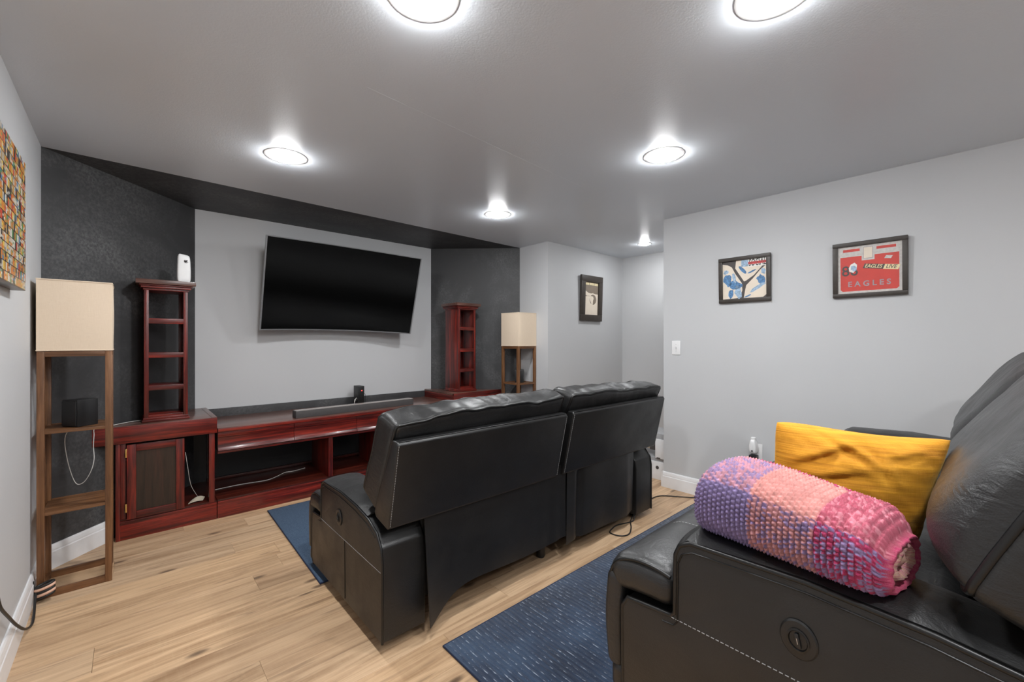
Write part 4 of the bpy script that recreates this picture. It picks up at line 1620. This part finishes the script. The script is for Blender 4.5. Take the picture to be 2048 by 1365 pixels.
framed('framed_poster', 'blue and cream framed poster with red title bar on the right wall', (XR, 1.398, 1.585), (0, -1, 0), 0.368, 0.352, 0.028, 0.024, draw_blue)
framed('framed_poster', 'red framed poster lettered EAGLES on the right wall', (XR, 0.660, 1.570), (0, -1, 0), 0.370, 0.358, 0.026, 0.024, draw_red)
framed('framed_poster', 'tall brown and cream framed poster on the short hall wall', (3.875, YP, 1.527), (1, 0, 0), 0.402, 0.533, 0.072, 0.030, draw_brown)

cv = thing('canvas_print', 'canvas print of rows of tiny colourful labels on the left wall', 'canvas', (XL, 1.86, 1.490))
box('canvas', (0.002, 0, 0), (0.042, 0.79, 0.525), M['mosaic'], cv, 0.002)
for z in (0.01, 0.475):
    box('stretcher_bar', (0.0005, 0.01, z), (0.0019, 0.78, z + .04), M['paper'], cv)

# ------------------------------------------------------------------ wall fittings
ls = thing('light_switch', 'white light switch plate near the end of the right wall', 'light switch', (XR, 1.762, 1.228))
box('cover_plate', (-0.006, -0.038, -0.060), (0, 0.038, 0.060), M['white'], ls, 0.003)
box('toggle', (-0.016, -0.005, -0.004), (-0.005, 0.005, 0.012), M['ring'], ls, 0.002)
for z in (-.030, .030):
    G().tube([(-0.005, 0, z), (-0.0075, 0, z)], 0.003, 8).obj('screw', M['chrome'], ls)
ol = thing('wall_outlet', 'white outlet plate low on the right wall', 'outlet', (XR, 1.125, 0.452))
box('cover_plate', (-0.006, -0.036, -0.060), (0, 0.036, 0.060), M['white'], ol, 0.003)
for z in (-.03, .025):
    box('socket_face', (-0.008, -0.016, z - .013), (-0.005, 0.016, z + .013), M['ring'], ol, 0.001)
pf_ = thing('plug_in_freshener', 'white plug-in air freshener in the outlet above the black adapter', 'air freshener', (XR - .008, 1.140, 0.495))


def plugfn(u, v, w, p):
    s = 1 - .25 * max(0, w)
    return Vector((p.x - .031, p.y * s, p.z))


G().rbox((0.060, 0.052, 0.105), 4, (10, 10, 14), plugfn).obj('body', M['white'], pf_, smooth=60)
G().lathe([(0.017, 0.048), (0.017, 0.066), (0.012, 0.069)], 20, (-.031, 0, 0)).obj('cap', M['ring'], pf_, smooth=40)
G().tube([(-0.0605, 0, -0.030), (-0.0635, 0, -0.030)], 0.006, 10).obj('opening', M['ink'], pf_)
ad = thing('power_adapter', 'black power adapter plugged in below the white freshener', 'power adapter', (XR - .008, 1.140, 0.378))
box('body', (-0.052, -0.026, -0.050), (0.0, 0.026, 0.052), M['black'], ad, 0.004)
box('indicator', (-0.053, -0.020, -0.044), (-0.0515, -0.015, -0.039), M['green_led'], ad)
G().tube(smooth_path([(-0.030, 0, -0.050), (-0.030, 0.004, -0.12), (-0.028, 0.012, -0.22), (-0.030, 0.03, -0.374), (-.05, .10, -0.374), (-0.06, 0.36, -0.3745)], 6), 0.004, 8).obj('lead', M['cord'], ad, smooth=60)

# ------------------------------------------------------------------ cords and small things
cordpts = [(2.69, 1.66, 0.055), (2.66, 1.655, 0.006), (2.53, 1.69, 0.005), (2.452, 1.683, .005), (2.385, 1.655, .005), (2.395, 1.585, .005), (2.456, 1.560, .005), (2.55, 1.60, .005), (2.674, 1.678, .005), (2.90, 1.755, .005), (3.106, 1.787, .005),
           (3.26, 1.775, .005), (3.36, 1.66, .005), (3.445, 1.545, .005), (3.452, 1.520, .008)]
tag(G().tube(smooth_path(cordpts, 6), 0.0042, 8).obj('extension_cord', M['cord'], None, smooth=60), 'thin black power cord looping on the floor behind the front sofa', 'cord')
lc = [(-0.338, 2.10, 0.60), (-0.338, 2.25, 0.43), (-0.338, 2.31, 0.39), (-0.335, 2.345, 0.33), (-0.333, 2.47, 0.235), (-0.330, 2.60, 0.140), (-0.322, 2.72, 0.060), (-0.318, 2.85, 0.012), (-0.322, 2.95, 0.010), (-0.328, 3.03, 0.03), (-0.331, 3.10, 0.06)]
tag(G().tube(smooth_path(lc, 6), 0.005, 8).obj('extension_cord', M['cord'], None, smooth=60), 'black cord hanging down the left wall to the left floor lamp', 'cord')
cb = thing('cable_bundle', 'striped bundle of pink and black cable at the left lamp foot', 'cable bundle', (-0.302, 3.098, 0.0))
for k, (z, m_, r_) in enumerate(((0.030, 'cord', .007), (0.043, 'copper', .008), (0.057, 'cord', .007), (0.071, 'copper', .008), (0.083, 'cord', .006))):
    pts = [(0.030 * math.cos(a), 0.018 * math.sin(a), z + 0.008 * math.cos(a)) for a in [2 * PI * q / 20 for q in range(20)]]
    G().tube(pts, r_, 8, closed=True).obj('cable_turn', M[m_], cb, smooth=60)
G().tube(smooth_path([(-0.038, 0.0, 0.11), (-0.036, 0.0, 0.04), (-0.03, -0.004, 0.004)], 5), 0.004, 6).obj('cable_end', M['cord'], cb, smooth=60)

wp = [(-0.20, 3.33, 0.832), (-0.255, 3.42, 0.76), (-0.252, 3.44, 0.63), (-0.222, 3.45, 0.485), (-0.19, 3.455, 0.470), (-0.160, 3.47, 0.52), (-0.146, 3.50, 0.585), (-0.150, 3.54, 0.66), (-0.150, 3.60, 0.715), (-0.150, 3.68, 0.741), (-0.10, 3.715, 0.7415), (-0.03, 3.80, 0.7410), (0.03, 3.850, 0.741),
      (0.068, 3.86, 0.741)]
tag(G().tube(smooth_path(wp, 6), 0.0020, 6).obj('speaker_wire', M['wire'], None, smooth=60), 'thin pale speaker wire looping from the left lamp to the cabinet', 'wire')
wp = [(0.50, 3.965, 0.1365), (0.667, 3.978, 0.1365), (0.839, 3.955, 0.1365), (0.93, 4.00, .1365), (1.02, 4.081, 0.1365), (1.09, 4.075, .1365), (1.191, 4.105, 0.1365)]
tag(G().tube(smooth_path(wp, 6), 0.0024, 6).obj('speaker_wire', M['wire'], None, smooth=60), 'thin pale wire lying in the open bay of the console', 'wire')
wp = [(0.302, 3.76, 0.50), (0.315, 3.77, 0.40), (0.335, 3.80, 0.26), (0.365, 3.83, 0.18), (0.385, 3.86, 0.1375)]
tag(G().tube(smooth_path(wp, 6), 0.0018, 6).obj('speaker_wire', M['wire'], None, smooth=60), 'thin wire hanging in the open bay beside the cabinet door', 'wire')


def card(u, v):
    return (0.315 + .085 * u + .02 * v, 3.735 + .060 * v + .01 * u, 0.1345 + .022 * math.sin(u * PI * .9) * (0.3 + v * .7) + .005)


tag(G().sheet(lambda u, v: card(u, v), 10, 6, 0.0015).obj('folded_card', M['paper'], None, smooth=40), 'bent beige card lying in the open bay of the left cabinet', 'card')

# hall storage unit just past the end of the right wall
hu = thing('storage_drawers', 'low white storage unit in the hall past the right wall end', 'storage unit', (3.645, 1.905, 0.0))
box('lower_drawer', (0, 0.0, 0.0), (0.30, 0.42, 0.165), M['trim'], hu, 0.003)
G().lathe([(0.016, 0.0), (0.016, 0.002)], 16).xform(Matrix.Translation((-0.0005, 0.105, 0.112)) @ Matrix.Rotation(-PI / 2, 4, 'Y')).obj('finger_hole', M['ink'], hu)
box('divider_shelf', (0.012, 0.0, 0.166), (0.30, 0.42, 0.196), M['grey'], hu, 0.002)
box('upper_drawer', (-0.004, 0.0, 0.197), (0.30, 0.125, 0.375), M['trim'], hu, 0.003)
box('pull_notch', (-0.006, 0.075, 0.198), (-0.003, 0.110, 0.207), M['ink'], hu)
box('top_board', (0.010, 0.0, 0.376), (0.30, 0.42, 0.425), M['grey'], hu, 0.003)
box('side_box', (0.03, 0.128, 0.26), (0.20, 0.20, 0.33), M['soundbar'], hu, 0.003)

bpy.context.view_layer.update()
